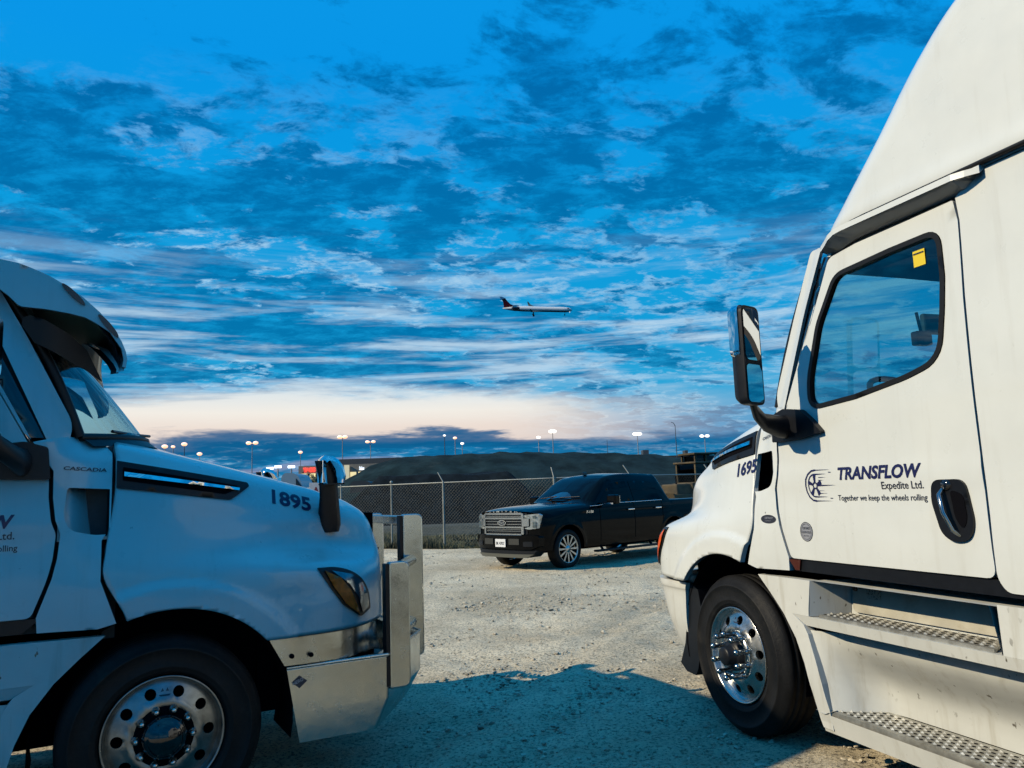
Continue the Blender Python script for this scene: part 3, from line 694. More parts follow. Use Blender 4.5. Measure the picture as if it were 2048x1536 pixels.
        t0 = g[0]; it = t0+np.array([-.05, -.05, .0]); bb.add([tuple(p) for p in t0]+[tuple(p) for p in it], [(i, i+1, i+1+n1, i+n1) for i in range(n1-1)])
        bu = bb.build('bumper', M['lowpaint'], T)
        ln = MB(Fn); ln.prism([(.60,.905),(.50,.86),(.47,.72),(.50,.50),(.56,.30),(.60,.245),(.72,.25),(.80,.30),(.72,.45),(.68,.62),(.66,.86)], -.40, -.035, 'y'); ln.build('splash_guard', M['black'], bu)
    else:
        # polished plate bumper with grille guard
        bb = MB(Fn)
        sk = [(.535,.925),(1.06,.925),(1.24,.93),(1.26,.76),(.62,.775)]
        bu = panel('bumper_skirt', sk, lambda x, z: (yh(max(x, .6), 1.0) if x < 1.22 else -.19)-.004, Tn, M['alu'], T, on, step=.05, depth=.02)
        PL = [(.640,0.0),(1.25,0.0),(1.74,-.68),(1.74,2*YC+.68),(1.25,2*YC),(.640,2*YC)]
        def ring(z, d):  # plan outline at height z, inset d
            return [(.64+(.75-z)*.18, .0-d, z), (1.25-d*.6, .0-d, z), (1.74-d, -.68-d*.4, z), (1.74-d, 2*YC+.68+d*.4, z), (1.25-d*.6, 2*YC+d, z), (.64+(.75-z)*.18, 2*YC+d, z)]
        ra, rb_, rc = ring(.755, 0), ring(.50, 0), ring(.335, .10)
        rc = [(.715, 0-.004, .335), (1.17, -.004, .335), (1.62, -.66, .335), (1.62, 2*YC+.66, .335), (1.17, 2*YC+.004, .335), (.715, 2*YC+.004, .335)]
        rt_ = ring(.755, .07)
        vs = rt_+ra+rb_+rc; fs = [(k*6+i, k*6+i+1, (k+1)*6+i+1, (k+1)*6+i) for k in range(3) for i in range(5)]
        bb.add(vs, fs); bmp = bb.build('bumper', M['alu'], T, fix=True, bev=.014)
        ed = MB(Fn); ed.tube([ra[0], ra[1]], .011, 8); ed.tube([ra[1], ra[2], ra[3], ra[4], ra[5]], .009, 8); ed.build('bumper_edge', M['rim'], bmp)
        for x, z in ((.66, .825), (.77, .82)):
            q = MB(Fn); q.lathe([(0, .052), (.012, .050), (.014, .038)], 'y', (x, 0, z), 10); q.build('rivet', M['dark'], bu)
        dd = MB(Fn); dd.prism([(.668,.672),(.712,.706),(.757,.672),(.712,.636)], .001, .004, 'y'); dia = dd.build('diamond_badge', M['ink'], bmp)
        # round fog lamp opening on the angled front plate
        fo = MB(Fn); c_ = Vector((1.36, -.155, .60)); nn = Vector((.68, .49, 0)).normalized(); uu = Vector((-.49, .68, 0)).normalized()
        fo.add([tuple(c_+nn*.004+uu*.075*math.cos(a)+Vector((0, 0, .085*math.sin(a)))) for a in np.linspace(0, 2*math.pi, 17)[:-1]], [tuple(range(16))]); fo.build('tow_opening', M['dark'], bmp)
        gd = MB(Fn)
        def plate(x0, x1, y0, y1, z0, z1, r):
            gd2 = MB(Fn); gd2.prism(rnd([(x0, z0), (x1, z0), (x1, z1), (x0, z1)], [.02, r, r, .02]), y0, y1, 'y'); return gd2
        cen = [(-.030, 1.262, 1.402, .545, 1.305), (2*YC+.030, 1.262, 1.402, .545, 1.305), (-.80, 1.655, 1.815, .56, 1.575), (2*YC+.80, 1.655, 1.815, .56, 1.575)]
        first = None
        for (yy, x0, x1, z0, z1) in cen:
            p_ = plate(x0, x1, yy-.026, yy+.026, z0, z1, .05).build('guard_plate', M['alu'], first or bmp, bev=.012)
            q = MB(Fn); q.box(x0-.022, x0-.001, yy-.030, yy+.030, z0+.02, z1-.01); q.build('guard_bracket', M['black'], first or bmp)
        for z in (1.235, .80):
            for s_ in (1, -1):
                q = MB(Fn); yy = lambda v: v if s_ > 0 else 2*YC-v
                q.tube([(1.35, yy(-.05), z+.01), (1.47, yy(-.35), z+.01), (1.72, yy(-.77), z+.01)], .036 if z > 1 else .034, 14); q.build('guard_tube', M['alu'], bmp)
        q = MB(Fn); q.box(1.66, 1.70, 2*YC+.80, -.80, 1.50, 1.565, .01); q.box(1.66, 1.69, 2*YC+.84, -.84, 1.10, 1.14); q.build('guard_crossbar', M['alu'], bmp)
    # ---- underbody, wheel well, frame
    un = MB(Fn)
    un.box(-5.5, 1.2, 2*YC+.48, -.48, .42, 1.02); un.box(-.62, .60, 2*YC+.42, -.42, .55, 1.13)
    un.box(-5.6, -.80, 2*YC+.34, -.34, .25, 1.04); un.box(.55, 1.0, 2*YC+.38, -.38, .45, 1.25); un.box(-.24, .8, 2*YC+.50, -.50, 1.0, 1.45)
    un.box(-.3, .3, 2*YC+.2, -.2, .42, .58); un.box(1.1, 1.42, 2*YC+.75, -.75, .5, 1.6)
    un.build('underbody', M['dark'], T)
    for s_ in (0, 1):
        wl_ = MB(Fn)
        n_ = 26; vs = []
        for k in range(n_+1):
            a = math.radians(-12)+math.radians(204)*k/n_
            rr_ = .655
            for yy in (.030, -.47):
                vs.append((HC[0]+rr_*math.cos(a), yy if s_ == 0 else 2*YC-yy, HC[1]+rr_*math.sin(a)))
        # keep the liner behind the skin where fairing and bumper come closer
        vs = [(x, (min(y, -.03) if s_ == 0 else max(y, 2*YC+.03)) , z) for x, y, z in vs]
        wl_.add(vs, [(2*k, 2*k+1, 2*k+3, 2*k+2) for k in range(n_)], True)
        wl_.build('wheel_well', M['dark'], T)
    # ---- mirrors
    mb = MB(Fn)
    mb.prism(rnd([(-.57,1.855),(-.585,2.02),(-.69,2.05),(-.84,2.03),(-.93,1.96),(-1.005,1.885),(-.80,1.86)], .015), -.05, .035, 'y')
    mir = mb.build('mirror_mount', M['black'], T)
    ar = MB(Fn)
    n_ = 9; vs = []
    cl = [(-.70, .0, 1.94, .075, .05), (-.70, .09, 1.945, .068, .045), (-.73, .20, 1.965, .055, .042), (-.80, .31, 2.02, .05, .04), (-.84, .36, 2.10, .055, .038)]
    rg = []
    for (x, y, z, h, tq) in cl:
        rg.append([(x+tq*math.cos(a)*(1.0), y-tq*.2*math.cos(a), z+h*math.sin(a)) for a in np.linspace(0, 2*math.pi, 13)[:-1]])
    fs = [(i*12+k, i*12+(k+1) % 12, (i+1)*12+(k+1) % 12, (i+1)*12+k) for i in range(len(rg)-1) for k in range(12)]
    ar.add([p for r_ in rg for p in r_], fs, True); ar.build('mirror_arm', M['black'], mir)
    # head: rounded housing, local frame a (along glass, outward), n (glass normal, rearward)
    ya = math.radians(-21)
    a_ = Vector((math.sin(ya), math.cos(ya), 0)); nb = Vector((-math.cos(ya), math.sin(ya), 0)); cz = Vector((0, 0, 1))
    hc = Vector((-.90, .37, 2.335))
    def hpt(u, v, w_): return tuple(hc+a_*u+cz*v+nb*w_)
    def head(u0, u1, v0, v1, w0, w1, r, m_, nm, par, bulge=0.):
        out2 = rnd([(u0, v0), (u1, v0), (u1, v1), (u0, v1)], r, 6); q = MB(Fn); n = len(out2)
        cu, cv = (u0+u1)/2, (v0+v1)/2
        lv = [(w1, 1.), ((w0+w1)/2, 1.0), (w0+.03, .93), (w0, .70)]
        vs = [hpt(cu+(p[0]-cu)*k, cv+(p[1]-cv)*(1-(1-k)*.35), w_) for w_, k in lv for p in out2]
        q.add(vs, [(i*n+j, i*n+(j+1) % n, (i+1)*n+(j+1) % n, (i+1)*n+j) for i in range(len(lv)-1) for j in range(n)], True)
        q.add(vs[:n], [tuple(range(n))]); q.add(vs[-n:], [tuple(range(n))]); return q.build(nm, m_, par)
    hd = head(-.088, .088, -.285, .285, -.095, .0, .045, M['black'], 'mirror_housing', mir)
    q = head(-.082, .095, -.02, .290, -.103, -.022, .045, M['chrome'], 'mirror_cap', mir)
    def flat(u0, u1, v0, v1, w_, r, m_, nm):
        out2 = rnd([(u0, v0), (u1, v0), (u1, v1), (u0, v1)], r, 5); q = MB(Fn); q.add([hpt(p[0], p[1], w_) for p in out2], [tuple(range(len(out2)))]); return q.build(nm, m_, mir)
    flat(-.074, .074, -.03, .27, .004, .04, M['mirror'], 'mirror_glass'); flat(-.074, .074, -.27, -.055, .004, .03, M['mirror'], 'mirror_glass')
    # far cab mirror
    q = MB(Ff); q.box(-.80, -.62, .24, .46, 2.08, 2.66, .05); q.tube([(-.78, .0, 1.95), (-.70, .2, 1.98), (-.70, .3, 2.12)], .05, 8); q.build('mirror_housing', M['black'], T)
    if side == 'L':
        # fender mirror standing on the hood
        for FF, nm in ((Fn, 1), (Ff, 0)):
            x0, y0 = .985, -.32
            st = MB(FF); ln2 = [(.992, HN.y(.992, 1.50)+.0, 1.495, .062, .030), (.990, HN.y(.99, 1.54)+.01, 1.54, .074, .038), (.988, HN.y(.985, 1.58)+.015, 1.58, .074, .045), (.983, max(-.33, HN.y(.985, 1.63)+.02), 1.63, .070, .045), (.975, -.30, 1.72, .062, .030), (.965, -.29, 1.84, .060, .030), (.93, -.29, 1.95, .052, .03)]
            rg = [[(x+h*math.cos(a), y+tq*math.sin(a), z) for a in np.linspace(0, 2*math.pi, 13)[:-1]] for x, y, z, h, tq in ln2]
            st.add([p for r_ in rg for p in r_], [(i*12+k, i*12+(k+1) % 12, (i+1)*12+(k+1) % 12, (i+1)*12+k) for i in range(len(rg)-1) for k in range(12)], True)
            st.add(rg[-1], [tuple(range(12))]); so = st.build('fender_mirror_arm', M['black'], T)
            cap = MB(FF); prof = [(.925, 1.80), (.915, 1.90), (.918, 1.965), (.94, 1.985), (.975, 1.98), (1.015, 1.96), (1.050, 1.91), (1.065, 1.85), (1.055, 1.80)]
            n = len(prof); ys_ = [-.20, -.22, -.29, -.36, -.38]; sc_ = [.80, .97, 1., .97, .80]; vs = []
            for yy, k in zip(ys_, sc_):
                for (x, z) in prof: vs.append((.975+(x-.975)*k, yy, 1.80+(z-1.80)*k))
            cap.add(vs, [(i*n+j, i*n+j+1, (i+1)*n+j+1, (i+1)*n+j) for i in range(4) for j in range(n-1)], True)
            co_ = cap.build('fender_mirror_cap', M['chrome'], so)
            gl_ = MB(FF); gl_.box(.912, .917, -.35, -.23, 1.81, 1.95); gl_.build('fender_mirror_glass', M['mirror'], so)
            cl_ = MB(FF); cl_.box(.925, 1.05, -.37, -.21, 1.795, 1.805); cl_.build('fender_mirror_back', M['black'], so)
        # sun visor: open-ended shell over the windscreen
        prof = [(-.93,3.02),(-.841,3.0),(-.70,2.968),(-.544,2.892),(-.373,2.755),(-.262,2.60),(-.232,2.50),(-.238,2.455),(-.275,2.445)]
        ys_ = [.0, -.012, -.06, -.14, -.26, -.42, -.65, -.92, -1.22]; ys_ = ys_+[2*YC-v for v in ys_[-2::-1]]
        def vshell(off):
            V = []
            for yy in ys_:
                a = abs(yy-YC)/1.22; rise = .30*(1-a**3); rd = (.018 if a > .995 else (.006 if a > .985 else 0.))
                for i, (x, z) in enumerate(prof):
                    k = i/(len(prof)-1)
                    lift = rise*(k**1.5)*.9+.03*(1-a*a); xx = x-.16*(k**2)*(1-a**3)
                    V.append((xx-off*(.6+.4*k)-rd*.5, yy, z+lift-off*(1-k*.6)-rd))
            return V
        n = len(prof); fcs = [(i*n+j, i*n+j+1, (i+1)*n+j+1, (i+1)*n+j) for i in range(len(ys_)-1) for j in range(n-1)]
        vb = MB(Fn); vb.add(vshell(0), fcs, True); vz = vb.build('sun_visor', M['paint'], T)
        vi = MB(Fn); vi.add(vshell(.028), fcs, True); vi.build('visor_lining', M['black'], vz)
        band = [(-.95,3.018),(-.841,3.0),(-.76,2.988),(-.70,2.968),(-.62,2.935),(-.544,2.892),(-.455,2.83),(-.373,2.755),(-.31,2.68),(-.262,2.60),(-.240,2.545),(-.232,2.50),(-.238,2.455),(-.256,2.46),(-.25,2.50),(-.262,2.56),(-.323,2.648),(-.392,2.695),(-.444,2.722),(-.522,2.738),(-.63,2.752),(-.734,2.756),(-.753,2.765),(-.798,2.812),(-.86,2.86),(-.95,2.90)]
        for TT, o_ in ((Tn, on), (Tf, of)): panel('visor_end', band, lambda x, z: .004, TT, M['paint'], vz, o_, step=.03, depth=.03)
        wedge = [(-.736,2.675),(-.728,2.71),(-.70,2.725),(-.628,2.704),(-.518,2.645),(-.426,2.565),(-.345,2.395),(-.422,2.452),(-.578,2.533),(-.673,2.58)]
        for TT, o_ in ((Tn, on), (Tf, of)): panel('visor_bracket', rnd(wedge, .01), lambda x, z: -.05-.10*smooth01((x+.65)/.3), TT, M['seal'], vz, o_, step=.035, depth=.02)
        # marker lamps on the visor
        for (x, z) in ((-.502, 2.842), (-.330, 2.682)):
            el_ = []
            for a in np.linspace(0, 2*math.pi, 17)[:-1]:
                u_, v_ = math.cos(a)*.078, math.sin(a)*.015; k_ = math.radians(-44 if x < -.4 else -50); el_.append((x+u_*math.cos(k_)-v_*math.sin(k_), z+u_*math.sin(k_)+v_*math.cos(k_)))
            panel('marker_lamp', el_, lambda x, z: .004, Tn, M['redlens'], vz, on, step=.03, depth=.012, off=.012)
            panel('marker_lamp', el_, lambda x, z: .004, Tf, M['redlens'], vz, of, step=.03, depth=.012, off=.012)
    # ---- front wheels
    wheel(T, Fn, side, 0.0, True)
    wheel(T, Ff, side, 0.0, False)
    for x in (-3.9, -5.2):
        wheel(T, Fn, side, x, False); wheel(T, Ff, side, x, False)
    # ---- lettering
    dirx = -1 if side == 'R' else 1
    def deco(name, body, x0, z0, wd, ht, m_, parent, bold=0., shear=0., slope=0., ysf=ydoor, off=.0025):
        V, F = text_mesh(body, wd, ht, bold, shear)
        vs = []
        for u, v in V:
            x = x0+dirx*(u-0*v); z = z0+v+slope*u
            vs.append((x, sg*(ysf(x, z)+off), z))
        return link(name, vs, F, m_, parent)
    # x where the reader's left end of the door lettering sits
    if side == 'R':
        lx = -.80; nb_ = deco('fleet_number', '1695', -.085, 1.656, .208, .092, M['navy'], hood, bold=.03, shear=.05, slope=.13, ysf=yh, off=.004)
        deco('model_badge', 'CASCADIA', -.325, 1.885, .19, .020, M['ink'], cowl, bold=.02, shear=.2, slope=.10, off=.004)
    else:
        lx = -1.56; nb_ = deco('fleet_number', '1895', .60, 1.690, .262, .092, M['navy'], hood, bold=.03, shear=.10, slope=-.235, ysf=yh, off=.004)
        deco('model_badge', 'CASCADIA', -.515, 1.905, .205, .020, M['ink'], cowl, bold=.02, shear=.2, slope=-.06, off=.004)
    d = dirx
    tx = lx+d*.265
    deco('company_name', 'TRANSFLOW', tx, 1.614, .565, .070, M['navy'], door, bold=.035, shear=.18)
    deco('company_suffix', 'Expedite Ltd.', tx+d*.315, 1.548, .265, .050, M['ink'], door, bold=.01)
    deco('slogan', 'Together we keep the wheels rolling', tx-d*.005, 1.493, .60, .040, M['ink'], door, bold=.008)
    # wheel emblem with speed lines
    em = MB(); ex, ez = lx+d*.085, 1.588
    def P3(u, v): x = ex+d*u; z = ez+v; return (x, sg*(ydoor(x, z)+.0025), z)
    def poly(ps): em.add([P3(*p) for p in ps], [tuple(range(len(ps)))])
    def arcband(r0, r1, a0, a1, n=14, kx=1.):
        for k in range(n):
            A, B = a0+(a1-a0)*k/n, a0+(a1-a0)*(k+1)/n
            poly([(r0*math.cos(A)*kx, r0*math.sin(A)), (r1*math.cos(A)*kx, r1*math.sin(A)), (r1*math.cos(B)*kx, r1*math.sin(B)), (r0*math.cos(B)*kx, r0*math.sin(B))])
    arcband(.083, .093, R(85), R(275), 8, .9); arcband(.060, .068, R(80), R(280), 12, .85); arcband(.013, .021, 0, R(360), 12)
    for k in range(5):
        A = R(90+36+72*k-36); ca, sa = math.cos(A), math.sin(A); w0, w1 = .006, .013
        poly([(ca*.018-sa*w0, sa*.018+ca*w0), (ca*.018+sa*w0, sa*.018-ca*w0), (ca*.064*.85+sa*w1, sa*.064-ca*w1), (ca*.064*.85-sa*w1, sa*.064+ca*w1)])
    for v, l0, l1, th_ in ((.087, .0, .135, .006), (.064, .01, .10, .007), (.045, .035, .10, .004), (.03, .03, .08, .003), (.0, .02, .17, .009), (-.03, .03, .08, .003), (-.045, .035, .10, .004), (-.064, .01, .10, .007), (-.087, .0, .135, .006)):
        poly([(l0, v-th_/2), (l1, v), (l0, v+th_/2)])
    for v in (.072, -.072): poly([(.115, v-.002), (.135, v-.002), (.135, v+.002), (.115, v+.002)])
    em.build('company_emblem', M['navy'], door, fix=False)
    if side == 'R':
        q = MB(); cx_, cz_ = -.785, 1.325
        q.add([(cx_+.052*math.cos(a), ydoor(cx_, cz_)+.0025, cz_+.055*math.sin(a)) for a in np.linspace(0, 2*math.pi, 33)[:-1]], [tuple(range(32))]); stk = q.build('round_sticker', M['silver'], door, fix=False)
        q = MB()
        for k in range(32):
            A, B = 2*math.pi*k/32, 2*math.pi*(k+1)/32
            for r0, r1 in ((.050, .053), (.041, .043)): q.add([(cx_+r_*math.cos(t_), ydoor(cx_, cz_)+.0035, cz_+r_*1.05*math.sin(t_)) for r_, t_ in ((r0, A), (r1, A), (r1, B), (r0, B))], [(0, 1, 2, 3)])
        q.build('sticker_ring', M['ink'], stk, fix=False)
        for body, z_, wd, ht in (('CERTIFIED', 1.338, .062, .013), ('CLEAN IDLE', 1.316, .076, .013), ('EPA  NOX', 1.298, .045, .007)):
            deco('sticker_lettering', body, cx_+wd/2, z_, wd, ht, M['ink'], stk, bold=.01, off=.0045)
        q = MB(); cx_, cz_ = -.455, 1.39
        q.add([(cx_+.068*math.cos(a)*.95, ydoor(cx_+.068*math.cos(a), cz_)+.003, cz_+.027*math.sin(a)) for a in np.linspace(0, 2*math.pi, 25)[:-1]], [tuple(range(24))]); ov = q.build('oval_badge', M['ink'], cowl, fix=False)
        deco('badge_lettering', 'DETROIT', cx_+.028, cz_+.001, .070, .012, M['silver'], ov, bold=.01, off=.005)
        deco('badge_lettering', 'CONNECT', cx_+.028, cz_-.013, .050, .006, M['silver'], ov, off=.005)
        q = MB(); V_ = [(-1.686, 2.725), (-1.757, 2.725), (-1.757, 2.645), (-1.686, 2.645)]
        ys = ydoor(-1.7, 2.7)-.011
        q.add([(x, ys, z) for x, z in V_], [(0, 1, 2, 3)]); ye = q.build('window_tag', M['yellow'], door, fix=False)
        q = MB(); q.add([(x, ys+.002, z) for x, z in ((-1.69, 2.713), (-1.753, 2.713), (-1.753, 2.706), (-1.69, 2.706))], [(0, 1, 2, 3)]); q.build('tag_print', M['ink'], ye, fix=False)
    else:
        V, F = text_mesh('HERO', .062, .020, .02, .1)
        cc, ss = math.cos(.35), math.sin(.35)
        link('badge_lettering', [(.677+u*cc-v*ss, sg*.0055, .655+u*ss+v*cc) for u, v in V], F, M['silver'], dia)
    return T

def wheel(T, F, side, x0, detail):
    G_ = lambda x, y, z: F(x+x0, y, z)
    tm = MB(G_); cz = .50
    prof = [(.300, -.035), (.312, .004), (.322, .010), (.324, .014), (.330, .014), (.345, .021), (.352, .024), (.355, .0215), (.40, .030), (.438, .028), (.440, .031), (.450, .030), (.452, .025), (.478, .008), (.498, -.014), (.508, -.030)]
    prof += [(.508, -.058), (.500, -.060), (.500, -.068), (.509, -.070), (.509, -.105), (.500, -.107), (.500, -.117), (.509, -.119), (.509, -.160), (.500, -.162), (.500, -.172), (.508, -.174), (.508, -.232)]
    prof += [(.495, -.255), (.46, -.285), (.38, -.295), (.30, -.27)]
    tm.lathe(prof, 'y', (0, 0, cz), 64 if detail else 32)
    ty = tm.build('tyre' if False else 'wheel', M['tyre'], T)
    rm = MB(G_)
    rm.lathe([(.292, -.24), (.292, -.05), (.300, -.012), (.306, .010), (.300, .014), (.291, .006), (.284, -.022), (.276, -.030)], 'y', (0, 0, cz), 64 if detail else 32)
    RM = M['rim'] if side == 'R' else M['shaderim']
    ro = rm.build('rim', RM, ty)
    if not detail:
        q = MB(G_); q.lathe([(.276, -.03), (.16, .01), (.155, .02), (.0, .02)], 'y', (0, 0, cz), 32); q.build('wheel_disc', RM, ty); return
    circ = [(.277*math.cos(a), .277*math.sin(a)) for a in np.linspace(0, 2*math.pi, 65)[:-1]]
    hl = [[(.224*math.cos(R(36*k+(0 if side == 'L' else -9)))+.029*math.cos(a), .224*math.sin(R(36*k+(0 if side == 'L' else -9)))+.029*math.sin(a)) for a in np.linspace(0, 2*math.pi, 15)[:-1]] for k in range(10)]
    def ds(u, v):
        r_ = math.hypot(u, v); return float(np.interp(r_, [0, .158, .168, .176, .19, .225, .262, .277], [.012, .012, .022, .022, .004, -.006, -.022, -.030]))
    n3 = F(0, 1, 0)
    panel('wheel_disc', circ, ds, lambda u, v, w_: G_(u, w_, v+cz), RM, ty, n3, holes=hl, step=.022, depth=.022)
    q = MB(G_); q.lathe([(.285, -.09), (.0, -.09)], 'y', (0, 0, cz), 32); q.build('brake_drum', M['dark'], ty)
    q = MB(G_)
    if side == 'R':
        q.lathe([(.100, .010), (.098, .045), (.072, .055), (.062, .060), (.060, .105), (.050, .115), (.0, .115)], 'y', (0, 0, cz), 32)
    else:
        q.lathe([(.112, .010), (.110, .050), (.095, .070), (.082, .075), (.078, .10), (.0, .102)], 'y', (0, 0, cz), 32)
    q.build('hub_cap', M['gloss'] if side == 'L' else M['black'], ty)
    q = MB(G_); q.lathe([(.150, .014), (.148, .020), (.10, .022)], 'y', (0, 0, cz), 40); q.build('hub_flange', M['dark'] if side == 'L' else M['rim'], ty)
    for k in range(10):
        a = R(36*k+(0 if side == 'R' else 18)+90); c = (.1375*math.cos(a), 0, cz+.1375*math.sin(a)); q = MB(G_)
        if side == 'R': q.lathe([(.021, .014), (.021, .030), (.0165, .036), (.0165, .085), (.020, .092), (.020, .104), (.013, .116), (.0, .119)], 'y', c, 14)
        else: q.lathe([(.022, .014), (.022, .026), (.015, .030), (.014, .052), (.008, .062), (0, .063)], 'y', c, 12)
        q.build('lug_nut', M['darkchrome'] if side == 'R' else M['rim'], ty)
    q = MB(G_)
    for s_ in (-1, 1): q.add([(s_*.012-.012, ds(.0, .225)+.002, cz+.215), (s_*.012+.012, ds(0, .225)+.002, cz+.215), (s_*.012+.002, ds(0, .24)+.002, cz+.240)], [(0, 1, 2)])
    q.add([(-.03, ds(0, .21)+.002, cz+.208), (.03, ds(0, .21)+.002, cz+.208), (.022, ds(0, .2)+.003, cz+.202), (-.022, ds(0, .2)+.003, cz+.202)], [(0, 1, 2, 3)])
    q.build('maker_mark', M['ink'], ty, fix=False)
TL = make_truck('L', (-1.9033, 4.3505, -.0985), R(90-60.72), '1895', 'white semi truck number 1895 in shadow with polished bull bar bumper and sun visor')
TR = make_truck('R', (1.4279, 5.3723, 0), R(90+19.136), '1695', 'sunlit white semi truck number 1695 with tall roof fairing and black door handle')

# ------------------------------------------------------------------ ground
def gz(x, y):
    k = np.clip((.9-np.asarray(x, float))/2.2, 0, 1); k = k*k*(3-2*k)
    j = 1-np.clip((np.asarray(y, float)-8)/6, 0, 1); return -.0985*k*j*j*(3-2*j)
def fbm2(x, y, s, oct_=4, seed=0):
    r_ = np.zeros_like(x); a = 1.
    for o_ in range(oct_):
        rr = np.random.default_rng(seed+o_*17); n = 64; g = rr.random((n, n))*2-1
        u, v = (x*s*2**o_) % n, (y*s*2**o_) % n; i, j = np.floor(u).astype(int) % n, np.floor(v).astype(int) % n; fu, fv = u-np.floor(u), v-np.floor(v)
        fu, fv = fu*fu*(3-2*fu), fv*fv*(3-2*fv); i1, j1 = (i+1) % n, (j+1) % n
        r_ += a*(g[i, j]*(1-fu)*(1-fv)+g[i1, j]*fu*(1-fv)+g[i, j1]*(1-fu)*fv+g[i1, j1]*fu*fv); a *= .5
    return r_
def fence_y(x): return np.interp(x, [-14, -6, -2.3, 1.1, 3.35, 6.0, 16], [28.5, 26.2, 24.3, 23.0, 23.3, 25.6, 33])
def axis_pts(a, b, f0, f1, n0, far):
    return a
xs_ = np.concatenate([-np.geomspace(2500, 12, 26), np.arange(-11.5, -4, .5), np.arange(-4, 4.5, .045), np.arange(4.5, 12, .5), np.geomspace(12.5, 2500, 26)])
ys_ = np.concatenate([-np.geomspace(400, 3, 14), np.arange(-2.5, 2, .5), np.arange(2, 12, .045), np.arange(12, 24, .16), np.arange(24, 60, 1.2), np.geomspace(61, 5000, 34)])
XX, YY = np.meshgrid(xs_, ys_, indexing='ij')
near = np.clip((30-YY)/10, 0, 1)*np.clip((14-np.abs(XX))/5, 0, 1)
ZZ = gz(XX, YY)+near*(.020*fbm2(XX, YY, .9, 3, 3)+.011*fbm2(XX, YY, 4., 3, 9))
# tyre ruts running towards the gate
for cx_, ang, wd in ((1.0, .42, .16), (.2, .42, .16), (2.4, .12, .2)):
    dd_ = (XX-cx_)*math.cos(ang)-(YY-7.5)*math.sin(ang)
    ZZ += near*(-.020*np.exp(-(dd_/wd)**2)+.008*np.exp(-((np.abs(dd_)-wd*1.6)/.08)**2))
    along = (XX-cx_)*math.sin(ang)+(YY-7.5)*math.cos(ang)
    ZZ += near*.006*np.sin(along*55)*np.exp(-(dd_/wd)**4)*np.clip(fbm2(XX, YY, .5, 2, 5)+.3, 0, 1)
FY = fence_y(XX)
ZZ += np.where(YY > FY+1.0, .10*np.clip((YY-FY-1)/3, 0, 1), 0)
nxg, nyg = XX.shape
V = np.stack([XX, YY, ZZ], -1).reshape(-1, 3); idx = np.arange(nxg*nyg).reshape(nxg, nyg)
F = np.stack([idx[:-1, :-1], idx[1:, :-1], idx[1:, 1:], idx[:-1, 1:]], -1).reshape(-1, 4)
def npmesh(name, V, F, m, smooth=False, parent=None):
    me = bpy.data.meshes.new(name); k = F.shape[1]
    me.vertices.add(len(V)); me.vertices.foreach_set('co', V.astype(np.float32).ravel())
    me.loops.add(F.size); me.loops.foreach_set('vertex_index', F.astype(np.int32).ravel())
    me.polygons.add(len(F)); me.polygons.foreach_set('loop_start', np.arange(0, F.size, k, dtype=np.int32))
    me.polygons.foreach_set('use_smooth', np.full(len(F), smooth)); me.materials.append(m); me.update(calc_edges=True); me.validate()
    o = bpy.data.objects.new(name, me); COL.objects.link(o)
    if parent is not None: o.parent = parent
    return o
gm = bpy.data.materials.new('yard_ground'); gm.use_nodes = True; q = NT(gm.node_tree); b = gm.node_tree.nodes['Principled BSDF']
co = q.new('ShaderNodeNewGeometry').outputs['Position']; sp = q.new('ShaderNodeSeparateXYZ', i_0=co)
n1 = q.noise(co, .45, 6, .62, .4); n2 = q.noise(co, 3.2, 8, .7); n3 = q.noise(co, 38., 5, .7); n4 = q.noise(co, 120., 3, .7)
grav = q.mix(q.rng(n1, .35, .66), (.60, .50, .34, 1), (.90, .78, .56, 1))
grav = q.mix(q.math('MULTIPLY', q.rng(n2, .50, .70), .45), grav, (.42, .35, .24, 1))
n5 = q.noise(co, 13., 6, .75, .3); grav = q.mix(q.math('MULTIPLY', q.rng(n5, .53, .64), .62), grav, (.30, .245, .165, 1))
grav = q.mix(q.math('MULTIPLY', q.rng(n3, .50, .60), .85), grav, (.15, .125, .085, 1))
grav = q.mix(q.math('MULTIPLY', q.rng(n4, .56, .66), .7), grav, (.88, .80, .62, 1))
grass = q.mix(q.rng(n2, .35, .65), (.030, .036, .028, 1), (.12, .115, .085, 1))
soil = q.mix(q.rng(q.noise(co, .12, 5, .6), .35, .65), (.012, .020, .022, 1), (.035, .042, .042, 1))
pale = (.10, .11, .10, 1)
yv = q.math('ADD', sp.outputs[1], q.math('MULTIPLY', q.math('SUBTRACT', q.noise(co, .35, 4, .6), .5), 3.))
cx = q.math('ABSOLUTE', q.math('SUBTRACT', sp.outputs[0], 2.0))
fy = q.math('ADD', q.math('MULTIPLY', cx, .42), 22.4)
c = q.mix(q.rng(yv, q.math('ADD', fy, -.5), q.math('ADD', fy, .4)), grav, grass)
c = q.mix(q.rng(yv, 36, 42), c, pale)
c = q.mix(q.rng(yv, 46, 50), c, soil)
q.l.new(c, b.inputs['Base Color']); b.inputs['Roughness'].default_value = .92; b.inputs['Specular IOR Level'].default_value = .2
bp = q.new('ShaderNodeBump'); bp.inputs['Strength'].default_value = .9; bp.inputs['Distance'].default_value = .022
hh = q.math('ADD', q.math('MULTIPLY', n5, 1.2), q.math('MULTIPLY', n3, .7)); hh = q.math('ADD', hh, q.math('MULTIPLY', q.noise(co, 90., 4, .75), .5)); q.l.new(hh, bp.inputs['Height']); q.l.new(bp.outputs[0], b.inputs['Normal'])
tag(npmesh('ground', V, F, gm, True), kind='structure')
